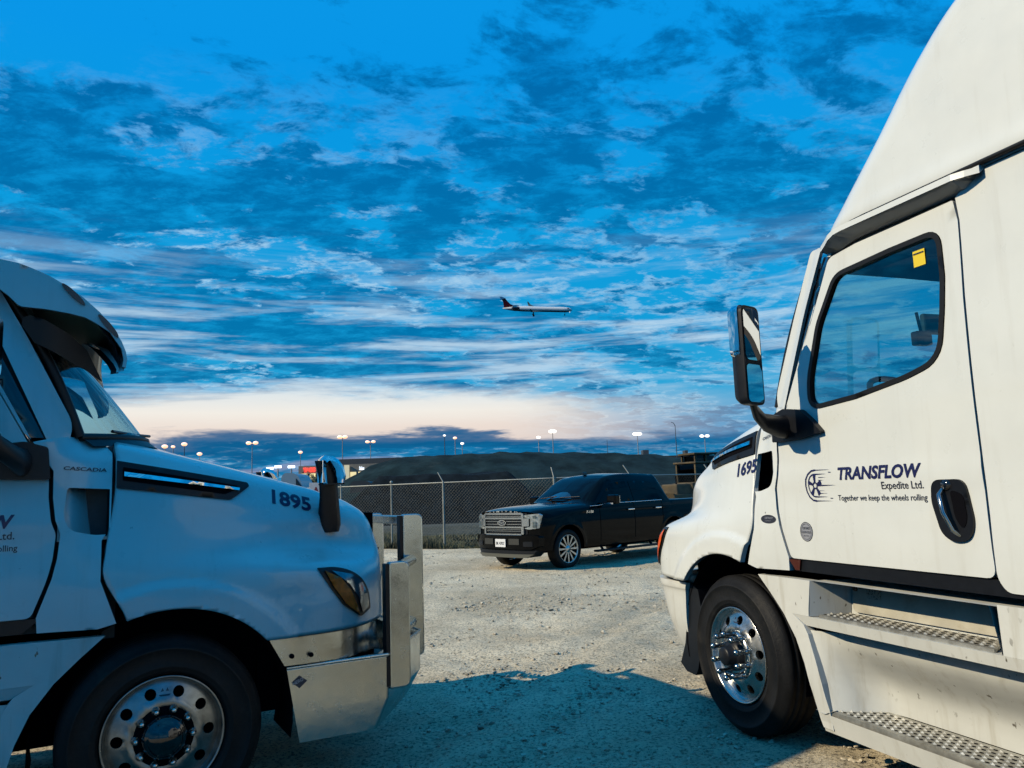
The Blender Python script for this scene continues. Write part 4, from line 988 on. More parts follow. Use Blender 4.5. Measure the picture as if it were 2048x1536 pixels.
# loose stones
def stones(name, n, xr, yr, smin, smax, m, seed, ypow=1.):
    r_ = np.random.default_rng(seed); ico = bmesh.new(); bmesh.ops.create_icosphere(ico, subdivisions=1, radius=1)
    bv = np.array([v.co[:] for v in ico.verts]); bf = np.array([[v.index for v in f.verts] for f in ico.faces]); ico.free()
    x = r_.uniform(*xr, n); y = yr[0]+(yr[1]-yr[0])*r_.random(n)**ypow
    cl = fbm2(x, y, .7, 3, 21); k = r_.random(n) < np.clip(.55+cl*.8, .1, 1); x, y = x[k], y[k]; n = len(x)
    s = smin*(smax/smin)**(r_.random(n)**3.2); z = gz(x, y)
    jit = 1+.35*(r_.random((n, len(bv), 1))-.5)*2; sc3 = np.stack([s*r_.uniform(.7, 1.3, n), s*r_.uniform(.7, 1.3, n), s*r_.uniform(.35, .75, n)], -1)
    V = bv[None]*jit*sc3[:, None, :]; a = r_.random(n)*6.28; ca, sa = np.cos(a)[:, None], np.sin(a)[:, None]
    V = np.stack([V[..., 0]*ca-V[..., 1]*sa, V[..., 0]*sa+V[..., 1]*ca, V[..., 2]], -1)+np.stack([x, y, z+s*.15], -1)[:, None, :]
    F = bf[None]+(np.arange(n)*len(bv))[:, None, None]
    return tag(npmesh(name, V.reshape(-1, 3), F.reshape(-1, 3), m), kind='stuff')
ms = mat('stone', (.50, .44, .33, 1), .85, var=.55, vscale=3.3, bump=.2)
g1 = stones('gravel', 26000, (-2.6, 3.2), (3.0, 13.0), .004, .026, ms, 4, 1.3); tag(g1, 'loose pale limestone chips spread over the yard', 'gravel')
g2 = stones('gravel', 9000, (-7, 9), (11, 23), .007, .032, ms, 5); tag(g2, 'coarser gravel strewn around the parked pickup', 'gravel')

# weeds along the fence foot
r_ = np.random.default_rng(11); n = 46000
x = r_.uniform(-9, 8, n); off = r_.random(n)**1.6*5.2-.45; y = fence_y(x)+off
hgt = r_.uniform(.06, .27, n)*(1.15-.12*off)*np.clip(.8+fbm2(x, y, .6, 3, 31)*.7, .15, 1.5); base = .0+.10*np.clip((off-1)/3, 0, 1)
a = r_.random(n)*6.28; wv = r_.uniform(.008, .022, n); lx_, ly_ = (r_.random(n)-.5)*.16, (r_.random(n)-.5)*.16
V = np.stack([np.stack([x-wv*np.cos(a), y-wv*np.sin(a), base], -1), np.stack([x+wv*np.cos(a), y+wv*np.sin(a), base], -1), np.stack([x+lx_, y+ly_, base+hgt], -1)], 1)
F = np.arange(n*3).reshape(-1, 3)
tag(npmesh('weeds', V.reshape(-1, 3), F, mat('weed_blades', (.10, .105, .06, 1), .8, var=.6, vscale=1.2)), 'scruffy weeds growing along the foot of the wire fence', 'weeds', kind='stuff')

# ------------------------------------------------------------------ mound of dumped soil
HP = [(-42,0),(-19,.8),(-15.1,2.78),(-13.36,3.73),(-12.55,4.25),(-10.8,4.68),(-8.5,4.88),(-5.7,4.84),(-1.3,4.78),(3.15,4.68),(8.3,4.55),(9.9,4.30),(13.3,3.98),(16.5,3.95),(30,3.7),(60,3.4),(110,2.6)]
xs_ = np.linspace(-30, 110, 240); ys_ = np.concatenate([np.linspace(50, 100, 60), np.linspace(102, 180, 12)])
XX, YY = np.meshgrid(xs_, ys_, indexing='ij')
H = np.interp(XX*70/np.maximum(70, 70), [p[0] for p in HP], [p[1] for p in HP])
prof = np.clip((YY-52-1.2*fbm2(XX, YY, .08, 2, 40))/16, 0, 1); prof = prof*prof*(3-2*prof); back = 1-np.clip((YY-120)/60, 0, 1)
ZZ = .1+H*prof*back+(.34*fbm2(XX, YY, .25, 4, 50)+.10*fbm2(XX, YY, .9, 3, 51))*prof*np.clip(1-(YY-66)/5, .22, 1)
idx = np.arange(XX.size).reshape(XX.shape); F = np.stack([idx[:-1, :-1], idx[1:, :-1], idx[1:, 1:], idx[:-1, 1:]], -1).reshape(-1, 4)
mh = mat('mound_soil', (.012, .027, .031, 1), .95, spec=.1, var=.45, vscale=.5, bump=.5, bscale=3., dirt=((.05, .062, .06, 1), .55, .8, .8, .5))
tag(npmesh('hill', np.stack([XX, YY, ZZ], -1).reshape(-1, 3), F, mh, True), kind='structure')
# darker heap in front of it, to the left
xs_ = np.linspace(-14, 3, 70); ys_ = np.linspace(40, 58, 50); XX, YY = np.meshgrid(xs_, ys_, indexing='ij')
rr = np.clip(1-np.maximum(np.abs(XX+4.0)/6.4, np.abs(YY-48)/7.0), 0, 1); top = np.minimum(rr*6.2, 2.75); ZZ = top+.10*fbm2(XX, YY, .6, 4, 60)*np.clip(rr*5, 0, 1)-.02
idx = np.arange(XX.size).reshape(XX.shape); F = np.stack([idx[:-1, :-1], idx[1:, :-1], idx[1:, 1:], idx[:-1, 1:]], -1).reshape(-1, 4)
tag(npmesh('soil_heap', np.stack([XX, YY, ZZ], -1).reshape(-1, 3), F, mat('dark_soil', (.008, .013, .017, 1), .95, spec=.1, var=.4, vscale=1.5, bump=.5, bscale=4), True), 'low flat-topped heap of dark soil behind the wire fence', 'soil heap')

# ------------------------------------------------------------------ chain-link fence
M['galv'] = mat('galvanised_steel', (.30, .31, .28, 1), .5, metal=.3, var=.15, vscale=6)
FT = empty('chain_link_fence', (-2.3, 24.3, 0), 0, 'grey chain-link fence with angled arms running behind the pickup', 'fence')
FF_ = lambda x, y, z: (x+2.3, y-24.3, z)
FH = 1.99
posts = [-13.2, -9.6, -5.75, -2.22, 1.12, 3.38, 6.4, 9.4, 13]
for i, x in enumerate(posts):
    y = float(fence_y(x)); q = MB(FF_); q.tube([(x, y, -.1), (x, y, FH+.02)], .034, 8); q.build('post', M['galv'], FT)
    q = MB(FF_); dx = -.17 if i != 4 else -.06; q.tube([(x, y, FH), (x+dx, y+.12, FH+.30)], .016, 6); q.build('barb_arm', M['galv'], FT)
q = MB(FF_); q.tube([(-3.95, float(fence_y(-3.95)), -.05), (-3.95, float(fence_y(-3.95)), FH+.04)], .028, 8); q.sphere((-3.95, float(fence_y(-3.95)), FH+.06), .05, 8, 5); q.build('post', M['galv'], FT)
q = MB(FF_); q.tube([(x, float(fence_y(x)), FH-.02) for x in np.linspace(-13.2, 13, 60)], .021, 6); q.build('top_rail', M['galv'], FT)
q = MB(FF_); pitch = .10; r0 = .0021
def seg(p, q2):
    d = np.array(q2)-np.array(p); n = np.array([-d[2], 0, d[0]]); n = n/np.linalg.norm(n)*r0; yv = np.array([0, r0, 0])
    return [tuple(np.array(p)+n), tuple(np.array(p)-n*.5+yv*.87), tuple(np.array(p)-n*.5-yv*.87)], [tuple(np.array(q2)+n), tuple(np.array(q2)-n*.5+yv*.87), tuple(np.array(q2)-n*.5-yv*.87)]
vs, fs = [], []
for sgn in (1, -1):
    x = -13.2-FH
    while x < 13.0+FH:
        prev = None; K = 6
        for k in range(K+1):
            t_ = k/K; xx = x+sgn*FH*.92*t_ if sgn > 0 else x+FH*.92*(1-t_); zz = .03+(FH-.05)*t_
            if xx < -13.2 or xx > 13: prev = None; continue
            p = (xx, float(fence_y(xx))+sgn*.004, zz)
            if prev:
                a, b2 = seg(prev, p); n = len(vs); vs += a+b2; fs += [(n, n+1, n+4, n+3), (n+1, n+2, n+5, n+4), (n+2, n, n+3, n+5)]
            prev = p
        x += pitch
q.add(vs, fs); q.build('wire_mesh', mat('weathered_wire', (.15, .16, .15, 1), .6, metal=.2), FT, 'stuff', fix=False)

# sign board with the letter A
sgn_ = empty('letter_sign', (-5.60, 22.2, 0), 0, 'white sign board with a dark letter A beside the fender mirror', 'sign')
q = MB(); q.box(-.19, .19, -.012, .012, 1.60, 2.06, .006); bd = q.build('board', mat('sign_white', (.50, .52, .55, 1), .5, var=.05), sgn_)
q = MB(); q.tube([(0, .04, -.1), (0, .04, 2.0)], .03, 8); q.build('post', M['galv'], sgn_)
V, F2 = text_mesh('A', .20, .22, .04); link('lettering', [(u-.10, -.0155, v+1.72) for u, v in V], F2, M['redlens'], bd)

# ------------------------------------------------------------------ pickup
M['gchrome'] = mat('grille_chrome', (.52, .53, .54, 1), .15, metal=1)
def make_pickup():
    a = -2.325; k = 1.007
    P = empty('pickup_truck', (1.078, 16.614, 0), math.pi/2-a, 'black crew cab pickup truck with chrome grille parked by the fence', 'pickup truck')
    P.scale = (k, k, k)
    yc = -.98
    S_ = {
     .93: [(-.10,.40),(-.07,.60),(-.06,.82),(-.07,1.0),(-.10,1.10),(-.22,1.175),(-.55,1.205),(yc,1.215)],
     .70: [(-.04,.40),(-.01,.62),(.0,.82),(-.01,1.02),(-.05,1.12),(-.18,1.215),(-.5,1.25),(yc,1.26)],
     .35: [(-.02,.40),(.0,.62),(.01,.84),(.0,1.04),(-.04,1.16),(-.18,1.25),(-.5,1.285),(yc,1.295)],
     -.10: [(-.02,.40),(.0,.62),(.01,.85),(.0,1.06),(-.03,1.19),(-.19,1.28),(-.5,1.31),(yc,1.325)],
     -.55: [(-.03,.40),(-.01,.62),(.0,.86),(-.01,1.08),(-.03,1.22),(-.19,1.305),(-.5,1.345),(yc,1.365)],
     -.72: [(-.03,.40),(-.01,.62),(.0,.86),(-.01,1.08),(-.035,1.235),(-.20,1.33),(-.5,1.385),(yc,1.41)],
     -1.05: [(-.03,.40),(-.01,.62),(.0,.86),(-.01,1.08),(-.04,1.25),(-.19,1.52),(-.46,1.60),(yc,1.63)],
     -1.50: [(-.03,.40),(-.01,.62),(.0,.86),(-.01,1.08),(-.04,1.265),(-.24,1.765),(-.46,1.855),(yc,1.885)],
     -1.95: [(-.03,.40),(-.01,.62),(.0,.86),(-.01,1.08),(-.04,1.27),(-.27,1.85),(-.48,1.925),(yc,1.955)],
     -2.60: [(-.03,.40),(-.01,.62),(.0,.86),(-.01,1.08),(-.04,1.275),(-.27,1.865),(-.48,1.935),(yc,1.965)],
     -3.20: [(-.03,.40),(-.01,.62),(.0,.86),(-.01,1.08),(-.04,1.275),(-.27,1.845),(-.48,1.915),(yc,1.94)],
     -3.42: [(-.03,.40),(-.01,.62),(.0,.86),(-.01,1.08),(-.04,1.275),(-.25,1.78),(-.45,1.86),(yc,1.885)],
     -3.62: [(-.03,.40),(-.01,.62),(.0,.86),(-.01,1.08),(-.035,1.24),(-.11,1.335),(-.4,1.34),(yc,1.34)],
     -3.80: [(-.03,.40),(-.01,.62),(.0,.86),(-.01,1.08),(-.03,1.23),(-.09,1.30),(-.4,1.30),(yc,1.30)],
     -4.90: [(-.03,.42),(-.01,.62),(.0,.86),(-.01,1.08),(-.03,1.23),(-.09,1.30),(-.4,1.30),(yc,1.30)],
     -4.98: [(-.06,.46),(-.04,.62),(-.03,.86),(-.04,1.08),(-.06,1.22),(-.12,1.28),(-.4,1.28),(yc,1.28)]}
    keys = sorted(S_, reverse=True)
    xs = [k_ for k_ in keys]
    rows = [[(x, *S_[x][j]) for x in xs] for j in range(8)]
    def pull(x, y):
        wgt = smooth01((x+.3)/1.2); return .20*wgt*min(1, abs((y-yc)/.98))**3.2
    N = Net(rows, 6, 5); G = N.G.copy()
    # linear blending where the catmull overshoots
    nr, nc = G.shape[:2]
    for i in range(nr):
        for j in range(nc): G[i, j, 0] -= pull(G[i, j, 0], G[i, j, 1])
    # plan fill columns near the arches for a round cut
    N.G = G; N.set_lookup(slice(0, 5*5+4), -.6)
    HCs = [(0, .42, .475), (-3.683, .42, .475)]
    # refine columns
    G2 = []
    for j in range(nc-1):
        m_ = 3
        for t_ in range(m_): G2.append(G[:, j]*(1-t_/m_)+G[:, j+1]*t_/m_)
    G2.append(G[:, -1]); G = np.swapaxes(np.array(G2), 0, 1); nr, nc = G.shape[:2]
    V = G.reshape(-1, 3).copy(); idx = np.arange(nr*nc).reshape(nr, nc); f = np.stack([idx[:-1, :-1], idx[:-1, 1:], idx[1:, 1:], idx[1:, :-1]], -1).reshape(-1, 4)
    row = np.repeat(np.arange(nr), nc)
    for cx_, cz_, rr_ in HCs:
        d = np.hypot(V[:, 0]-cx_, V[:, 2]-cz_); ins = (d < rr_) & (row < 16); V[:, 1] += np.where((row < 16), .009*np.clip((rr_+.10-d)/.03, 0, 1), 0)
        f = f[~ins[f].all(1)]; used = np.unique(f); mv = used[ins[used]]
        for i in mv:
            kk = rr_/max(d[i], 1e-6); V[i, 0] = cx_+(V[i, 0]-cx_)*kk; V[i, 2] = cz_+(V[i, 2]-cz_)*kk
    V2 = V.copy(); V2[:, 1] = 2*yc-V2[:, 1]; n = len(V)
    bm = bmesh.new(); bv = [bm.verts.new(tuple(p)) for p in np.concatenate([V, V2])]; bm.verts.ensure_lookup_table()
    for q_ in f:
        for s_ in (0, n):
            try: bm.faces.new([bv[int(i)+s_] for i in q_])
            except ValueError: pass
    bmesh.ops.remove_doubles(bm, verts=bm.verts[:], dist=.0006)
    # close front and rear
    for fc in bm.faces: fc.smooth = True
    bmesh.ops.recalc_face_normals(bm, faces=bm.faces[:])
    bmesh.ops.delete(bm, geom=[v for v in bm.verts if not v.link_faces], context='VERTS')
    me = bpy.data.meshes.new('body'); bm.to_mesh(me); bm.free()
    pb_ = mat('black_car_paint', (.002, .0022, .003, 1), .07, spec=.14); me.materials.append(pb_)
    body = bpy.data.objects.new('body', me); COL.objects.link(body); body.parent = P
    T1 = lambda u, v, w_: (u, w_, v); T2 = lambda u, v, w_: (u, 2*yc-w_, v)
    o1, o2 = (0, 1, 0), (0, -1, 0); Y_ = lambda x, z: N.y(x, z)
    cg = mat('pickup_glass', (.002, .003, .004, 1), .03, spec=.12)
    def win(x):  # roof-side line
        return float(np.interp(x, [-3.42, -3.1, -1.95, -1.5, -1.05], [1.70, 1.765, 1.78, 1.70, 1.45]))
    wins = [rnd([(-1.02,1.285),(-1.52,1.665),(-1.75,1.74),(-2.16,1.76),(-2.16,1.300)], [.02,.05,.05,.03,.03]), rnd([(-2.26,1.302),(-2.26,1.762),(-3.02,1.745),(-3.22,1.56),(-3.24,1.31)], [.03,.03,.06,.05,.03])]
    for TT, o_ in ((T1, o1), (T2, o2)):
        for wn in wins: panel('side_window', wn, Y_, TT, cg, body, o_, step=.07, depth=.004, off=.007)
        q = MB(lambda x, y, z, TT=TT: TT(x, z, y))
        ps = [(-.72, 1.245), (-.98, 1.25), (-1.10, 1.262), (-1.22, 1.285), (-2.2, 1.290), (-3.28, 1.300)]
        q.tube([(x, Y_(x, z)+.012, z) for x, z in ps], .008, 6); q.build('belt_trim', M['chrome'], body)
        for hx in (-2.05, -3.06):
            q = MB(lambda x, y, z, TT=TT: TT(x, z, y)); q.box(hx-.11, hx+.11, .015, .045, 1.115, 1.145, .008); q.build('door_handle', M['chrome'], body)
        # door gaps
        q = MB(lambda x, y, z, TT=TT: TT(x, z, y))
        for gx in (-1.02, -2.21, -3.27): q.tube([(gx, Y_(gx, z)+.001, z) for z in np.linspace(.50, 1.27, 8)], .006, 4)
        q.build('door_gap', M['dark'], body)
        # mirror
        q = MB(lambda x, y, z, TT=TT: TT(x, z, y)); q.box(-1.30, -1.12, .10, .34, 1.27, 1.47, .035); q.tube([(-1.16, -.02, 1.30), (-1.18, .16, 1.32)], .03, 6); mo = q.build('mirror', pb_, body)
        q = MB(lambda x, y, z, TT=TT: TT(x, z, y)); q.box(-1.10, -1.07, .05, .30, 1.265, 1.30); q.box(-1.316, -1.305, .12, .32, 1.29, 1.45); q.build('mirror_trim', M['chrome'], mo)
        # running board with brackets
        q = MB(lambda x, y, z, TT=TT: TT(x, z, y)); q.box(-3.05, -.72, .02, .16, .285, .325, .01); q.build('running_board', M['black'], P)
        for bx in (-1.05, -2.75):
            q = MB(lambda x, y, z, TT=TT: TT(x, z, y)); q.tube([(bx, -.1, .44), (bx+.06, .05, .31)], .03, 6); q.build('bracket', M['dark'], P)
        # wheel lip and wheel
    # windscreen on the slope
    def wsp(s_, t_):
        a = 2*s_-1; y = yc+a*(.77-.10*t_); x = -.74-.80*t_-.10*a*a*(1-.2*t_); z = 1.395+.465*t_-.055*a*a-.02*abs(a)
        return (x+.02, y, z+.035)
    q = MB(); q.add([wsp(i/14, j/6) for i in range(15) for j in range(7)], [(i*7+j, i*7+j+1, (i+1)*7+j+1, (i+1)*7+j) for i in range(14) for j in range(6)], True); q.build('windscreen', mat('pickup_windscreen', (.01, .02, .035, 1), .03, spec=.8, coat=.6), body)
    q = MB(); q.tube([(-.70, yc-.5, 1.425), (-.80, yc-.1, 1.47)], .012, 5); q.tube([(-.70, yc+.1, 1.44), (-.80, yc+.6, 1.45)], .012, 5); q.build('wiper', M['black'], body)
    q = MB(); q.box(-1.72, -1.60, yc-.02, yc+.02, 1.925, 2.0, .01); q.build('roof_antenna', M['gloss'], body)
    # front end
    def xf(y): return .93-.20*min(1, abs((y-yc)/.98))**3.2
    FT3 = lambda u, v, w_: (w_, u, v); of3 = (1, 0, 0); Xf = lambda y, z: xf(y)
    fr = panel('front_panel', [(-.09,.40),(-.05,.95),(-.12,1.14),(yc,1.20),(2*yc+.12,1.14),(2*yc+.05,.95),(2*yc+.09,.40)], Xf, FT3, pb_, P, of3, step=.12, depth=.05, off=-.012)
    def bar(y0, y1, z0, z1, off, dp, m_, nm, par, r=.01):
        return panel(nm, rnd([(yc+y0, z0), (yc+y1, z0), (yc+y1, z1), (yc+y0, z1)], r), Xf, FT3, m_, par, of3, step=.08, depth=dp, off=off)
    gr = bar(-.66, .66, .735, 1.165, .004, .01, M['black'], 'grille', P, .03)
    # chrome frame in three tiers with one mesh per bar
    for (y0, y1, z0, z1) in ((-.56, .56, 1.135, 1.175), (-.60, .60, 1.045, 1.078), (-.72, -.56, .90, 1.06), (.56, .72, .90, 1.06), (-.60, .60, .865, .897), (-.54, .54, .715, .752), (-.60, -.55, 1.06, 1.16), (.55, .60, 1.06, 1.16), (-.60, -.54, .74, .88), (.54, .60, .74, .88)):
        bar(y0, y1, z0, z1, .045, .045, M['gchrome'], 'grille_frame', gr, .012)
    for (y0, y1, z0, z1) in ((-.54, .54, 1.100, 1.110), (-.54, -.13, .995, 1.006), (.13, .54, .995, 1.006), (-.54, -.13, .935, .946), (.13, .54, .935, .946), (-.52, .52, .80, .81), (-.52, .52, .835, .843), (-.54, .54, 1.085, 1.090)):
        bar(y0, y1, z0, z1, .034, .02, M['gchrome'], 'grille_bar', gr, .002)
    ov = MB(); ov.add([(xf(yc)+.052, yc+.125*math.cos(a_), .972+.055*math.sin(a_)) for a_ in np.linspace(0, 2*math.pi, 25)[:-1]]+[(xf(yc)+.0, yc+.125*math.cos(a_), .972+.055*math.sin(a_)) for a_ in np.linspace(0, 2*math.pi, 25)[:-1]], [tuple(range(24))]+[(i, (i+1) % 24, (i+1) % 24+24, i+24) for i in range(24)]); emb = ov.build('oval_emblem', M['chrome'], gr)
    ov = MB(); ov.add([(xf(yc)+.055, yc+.105*math.cos(a_), .972+.042*math.sin(a_)) for a_ in np.linspace(0, 2*math.pi, 25)[:-1]], [tuple(range(24))]); ov.build('emblem_field', mat('emblem_navy', (.006, .010, .03, 1), .25), emb, fix=False)
    V_, F_ = text_mesh('Ford', .13, .05, .01, .2); link('lettering', [(xf(yc)+.058, yc-.065+u, .95+v) for u, v in V_], F_, M['chrome'], emb)
    V_, F_ = text_mesh('L  I  M  I  T  E  D', .86, .032, .02)
    link('hood_lettering', [(xf(yc-.43+u)+.008, yc-.43+u, 1.188+v-.02*abs((u-.43)/.43)**2*1.2) for u, v in V_], F_, M['chrome'], body)
    for s_ in (1, -1):
        hp = [(yc+s_*.60, 1.125), (yc+s_*.90, 1.150), (yc+s_*.955, 1.12), (yc+s_*.925, 1.02), (yc+s_*.91, .86), (yc+s_*.70, .835), (yc+s_*.60, .86), (yc+s_*.74, .90), (yc+s_*.74, 1.05), (yc+s_*.60, 1.08)]
        h_ = panel('headlight', rnd(hp, .012), Xf, FT3, mat('headlight_housing', (.50, .52, .50, 1), .18, metal=.7, coat=.5, var=.35, vscale=14), P, of3, step=.05, depth=.05, off=.022)
        for z in (1.08, .965, .90):
            q = MB(); yy = yc+s_*.82; q.box(xf(yy)+.025, xf(yy)+.035, yy-.055, yy+.055, z-.028, z+.028, .004); q.build('lamp_unit', M['lens'], h_)
        q = MB(); yy = yc+s_*.74; q.box(xf(yy)+.03, xf(yy)+.06, yy-.055, yy+.055, .545, .585, .005); q.build('fog_lamp', M['chrome'], P)
    bm_ = panel('bumper', rnd([(-.05,.50),(-.04,.70),(-.12,.725),(2*yc+.12,.725),(2*yc+.04,.70),(2*yc+.05,.50),(2*yc+.2,.44),(-.2,.44)], .03), Xf, FT3, pb_, P, of3, step=.08, depth=.16, off=.085)
    for s_ in (1, -1): bar(*( (.24, .52) if s_ > 0 else (-.52, -.24)), .535, .655, .098, .02, mat('bumper_vent', (.035, .035, .03, 1), .5), 'bumper_insert', bm_, .01)
    for s_ in (1, -1): bar(*( (.62, .82) if s_ > 0 else (-.82, -.62)), .50, .60, .098, .02, M['black'], 'fog_recess', bm_, .02)
    lp_ = panel('lower_valance', [(-.10,.42),(-.25,.285),(2*yc+.25,.285),(2*yc+.10,.42)], Xf, FT3, M['black'], P, of3, step=.1, depth=.3, off=.05)
    panel('skid_strip', [(-.16,.345),(-.30,.275),(2*yc+.30,.275),(2*yc+.16,.345)], Xf, FT3, mat('skid_grey', (.10, .10, .08, 1), .5), P, of3, step=.1, depth=.05, off=.075)
    bar(-.155, .155, .485, .645, .108, .01, mat('plate_white', (.85, .87, .88, 1), .4), 'licence_plate', P, .01)
    V_, F_ = text_mesh('BK 43927', .25, .062, .02); link('plate_lettering', [(xf(yc)+.1105, yc-.125+u, .53+v) for u, v in V_], F_, M['ink'], P)
    # side badge
    V_, F_ = text_mesh('F-150', .22, .055, .03, .2); link('side_badge', [(-.58-u, Y_(-.58-u, 1.13)+.008, 1.10+v) for u, v in V_], F_, M['chrome'], body)
    # underbody and wheel wells
    q = MB(); q.box(-4.7, .65, 2*yc+.38, -.38, .33, 1.0); q.box(-3.0, -.65, 2*yc+.08, -.08, .36, 1.2); q.box(-4.95, -4.2, 2*yc+.08, -.08, .45, 1.2); q.box(.47, .72, 2*yc+.14, -.14, .4, 1.0); q.build('underbody', M['dark'], P)
    q = MB(); q.box(-5.02, -4.93, 2*yc+.06, -.06, .50, 1.26); q.build('tailgate', pb_, P)
    q = MB(); q.box(-5.15, -5.0, 2*yc+.05, -.05, .50, .68, .03); q.build('rear_bumper', M['chrome'], P)
    # wheels
    for wx in (0, -3.683):
        for s_ in (0, 1):
            FW = (lambda x, y, z, wx=wx: (x+wx, y-.02, z)) if s_ == 0 else (lambda x, y, z, wx=wx: (x+wx, 2*yc-y+.02, z))
            q = MB(FW); cz_ = .40
            q.lathe([(.288, -.05), (.296, -.006), (.33, .006), (.37, .0), (.395, -.022), (.402, -.04), (.402, -.22), (.39, -.25), (.30, -.26)], 'y', (0, 0, cz_), 48); w_ = q.build('wheel', M['tyre'], P)
            q = MB(FW); q.lathe([(.29, -.20), (.283, -.03), (.290, -.006), (.284, -.002), (.272, -.012), (.268, -.03)], 'y', (0, 0, cz_), 48); q.build('rim', M['rim'], w_)
            q = MB(FW); q.lathe([(.27, -.11), (.0, -.11)], 'y', (0, 0, cz_), 32); q.build('brake', M['dark'], w_)
            q = MB(FW); q.lathe([(.075, -.03), (.07, -.012), (.0, -.010)], 'y', (0, 0, cz_), 20); q.build('wheel_hub', M['rim'], w_)
            if s_ == 0 or wx == 0:
                for j in range(12):
                    a_ = 2*math.pi*j/12; ca, sa = math.cos(a_), math.sin(a_); q = MB(FW); w0, w1 = .012, .022
                    pts = [(.05, -w0), (.275, -w1), (.275, w1), (.05, w0)]
                    vs = [(r1*ca-t1*sa, -.018 if r1 < .1 else -.014, cz_+r1*sa+t1*ca) for r1, t1 in pts]+[(r1*ca-t1*sa, -.055, cz_+r1*sa+t1*ca) for r1, t1 in pts]
                    q.add(vs, [(0, 1, 2, 3), (4, 5, 6, 7), (0, 1, 5, 4), (1, 2, 6, 5), (2, 3, 7, 6), (3, 0, 4, 7)]); q.build('spoke', M['rim'], w_)
    return P
make_pickup()
# yellowed dry patch is part of the ground; next: machine behind the fence
def bulldozer():
    D_ = empty('bulldozer', (10.7, 45.5, .1), R(38), 'dirty yellow brown bulldozer standing on the soil behind the fence', 'bulldozer')
    yl = mat('machine_yellow', (.085, .06, .026, 1), .7, var=.5, vscale=3, dirt=((.03, .027, .02, 1), .4, .7, 2, .7))
    # x to picture right, y away, z up
    for yy in (0., 2.0):
        q = MB(); pr = rnd([(-1.9, .0), (1.7, .0), (2.1, .45), (1.7, .95), (-1.6, .95), (-2.2, .5)], .2); q.prism(pr, yy, yy+.5, 'y'); tr = q.build('track', M['tyre'], D_)
        for k in range(12):
            q = MB(); x = -1.8+k*.32; q.box(x-.03, x+.03, yy-.02, yy+.52, .94, 1.0); q.build('track_shoe', M['dark'], tr)
    q = MB(); q.box(-1.7, 1.9, .5, 2.0, .5, 1.25, .05); q.build('chassis', yl, D_)
    q = MB(); q.box(-.2, .1, .5, 2.0, 1.2, 2.0, .04); q.box(-1.4, -.1, .65, 1.85, 1.2, 1.95, .08); q.build('engine_cover', yl, D_)
    q = MB(); q.box(.15, 1.55, .5, 2.0, 1.2, 2.05, .03); q.build('cab_base', yl, D_)
    for x, y in ((.2, .55), (1.5, .55), (.2, 1.95), (1.5, 1.95)):
        q = MB(); q.box(x-.05, x+.05, y-.05, y+.05, 2.0, 3.35); q.build('cab_post', yl, D_)
    q = MB(); q.box(.28, 1.42, .58, 1.92, 2.05, 3.3); q.build('cab_glass', M['tint'], D_)
    q = MB(); q.box(.05, 1.65, .4, 2.1, 3.33, 3.46, .03); q.build('cab_roof', yl, D_)
    q = MB(); q.prism([(-2.9, .05), (-2.6, .0), (-2.5, .6), (-2.6, 1.2), (-2.95, 1.35), (-2.75, .7)], -.4, 2.9, 'y'); q.build('blade', yl, D_)
    for y in (.2, 2.2):
        q = MB(); q.tube([(-2.6, y, .5), (-.5, y, .55)], .09, 8); q.build('push_arm', yl, D_)
    q = MB(); q.tube([(-.8, 1.2, 1.9), (-.8, 1.2, 2.5)], .05, 8); q.build('exhaust', M['dark'], D_)
    for x0, x1, z in ((-2.7, -1.9, 2.55), ):
        pass
    return D_
DZ = bulldozer(); DZ.scale = (1, 1, .84)
LD = empty('wheel_loader', (12.4, 49.0, .2), R(20), 'tall cab of a brown loader parked right of the bulldozer', 'loader')
LD.scale = (1, 1, .86)
yl = mat('loader_brown', (.07, .05, .022, 1), .7, var=.4, vscale=3)
q = MB(); q.box(-1.6, 2.4, 0, 2., .9, 1.8, .08); q.build('body', yl, LD)
q = MB(); q.box(-1.25, .35, .2, 1.8, 1.8, 2.6, .05); q.build('cab_base', yl, LD)
for x, y in ((-1.2, .25), (-.45, .25), (.3, .25), (-1.2, 1.75), (.3, 1.75)):
    q = MB(); q.box(x-.06, x+.06, y-.06, y+.06, 2.55, 3.85); q.build('cab_post', yl, LD)
q = MB(); q.box(-1.1, .22, .3, 1.7, 2.6, 3.8); q.build('cab_glass', M['tint'], LD)
q = MB(); q.box(-1.4, .5, .05, 1.95, 3.85, 4.0, .03); q.build('cab_roof', yl, LD)
for x in (-1.1, 1.6):
    for y in (-.2, 1.8):
        q = MB(); q.lathe([(.3, 0), (.7, .0), (.78, .08), (.78, .42), (.7, .5), (.3, .5)], 'y', (x, y, .78), 20); q.build('wheel', M['tyre'], LD)

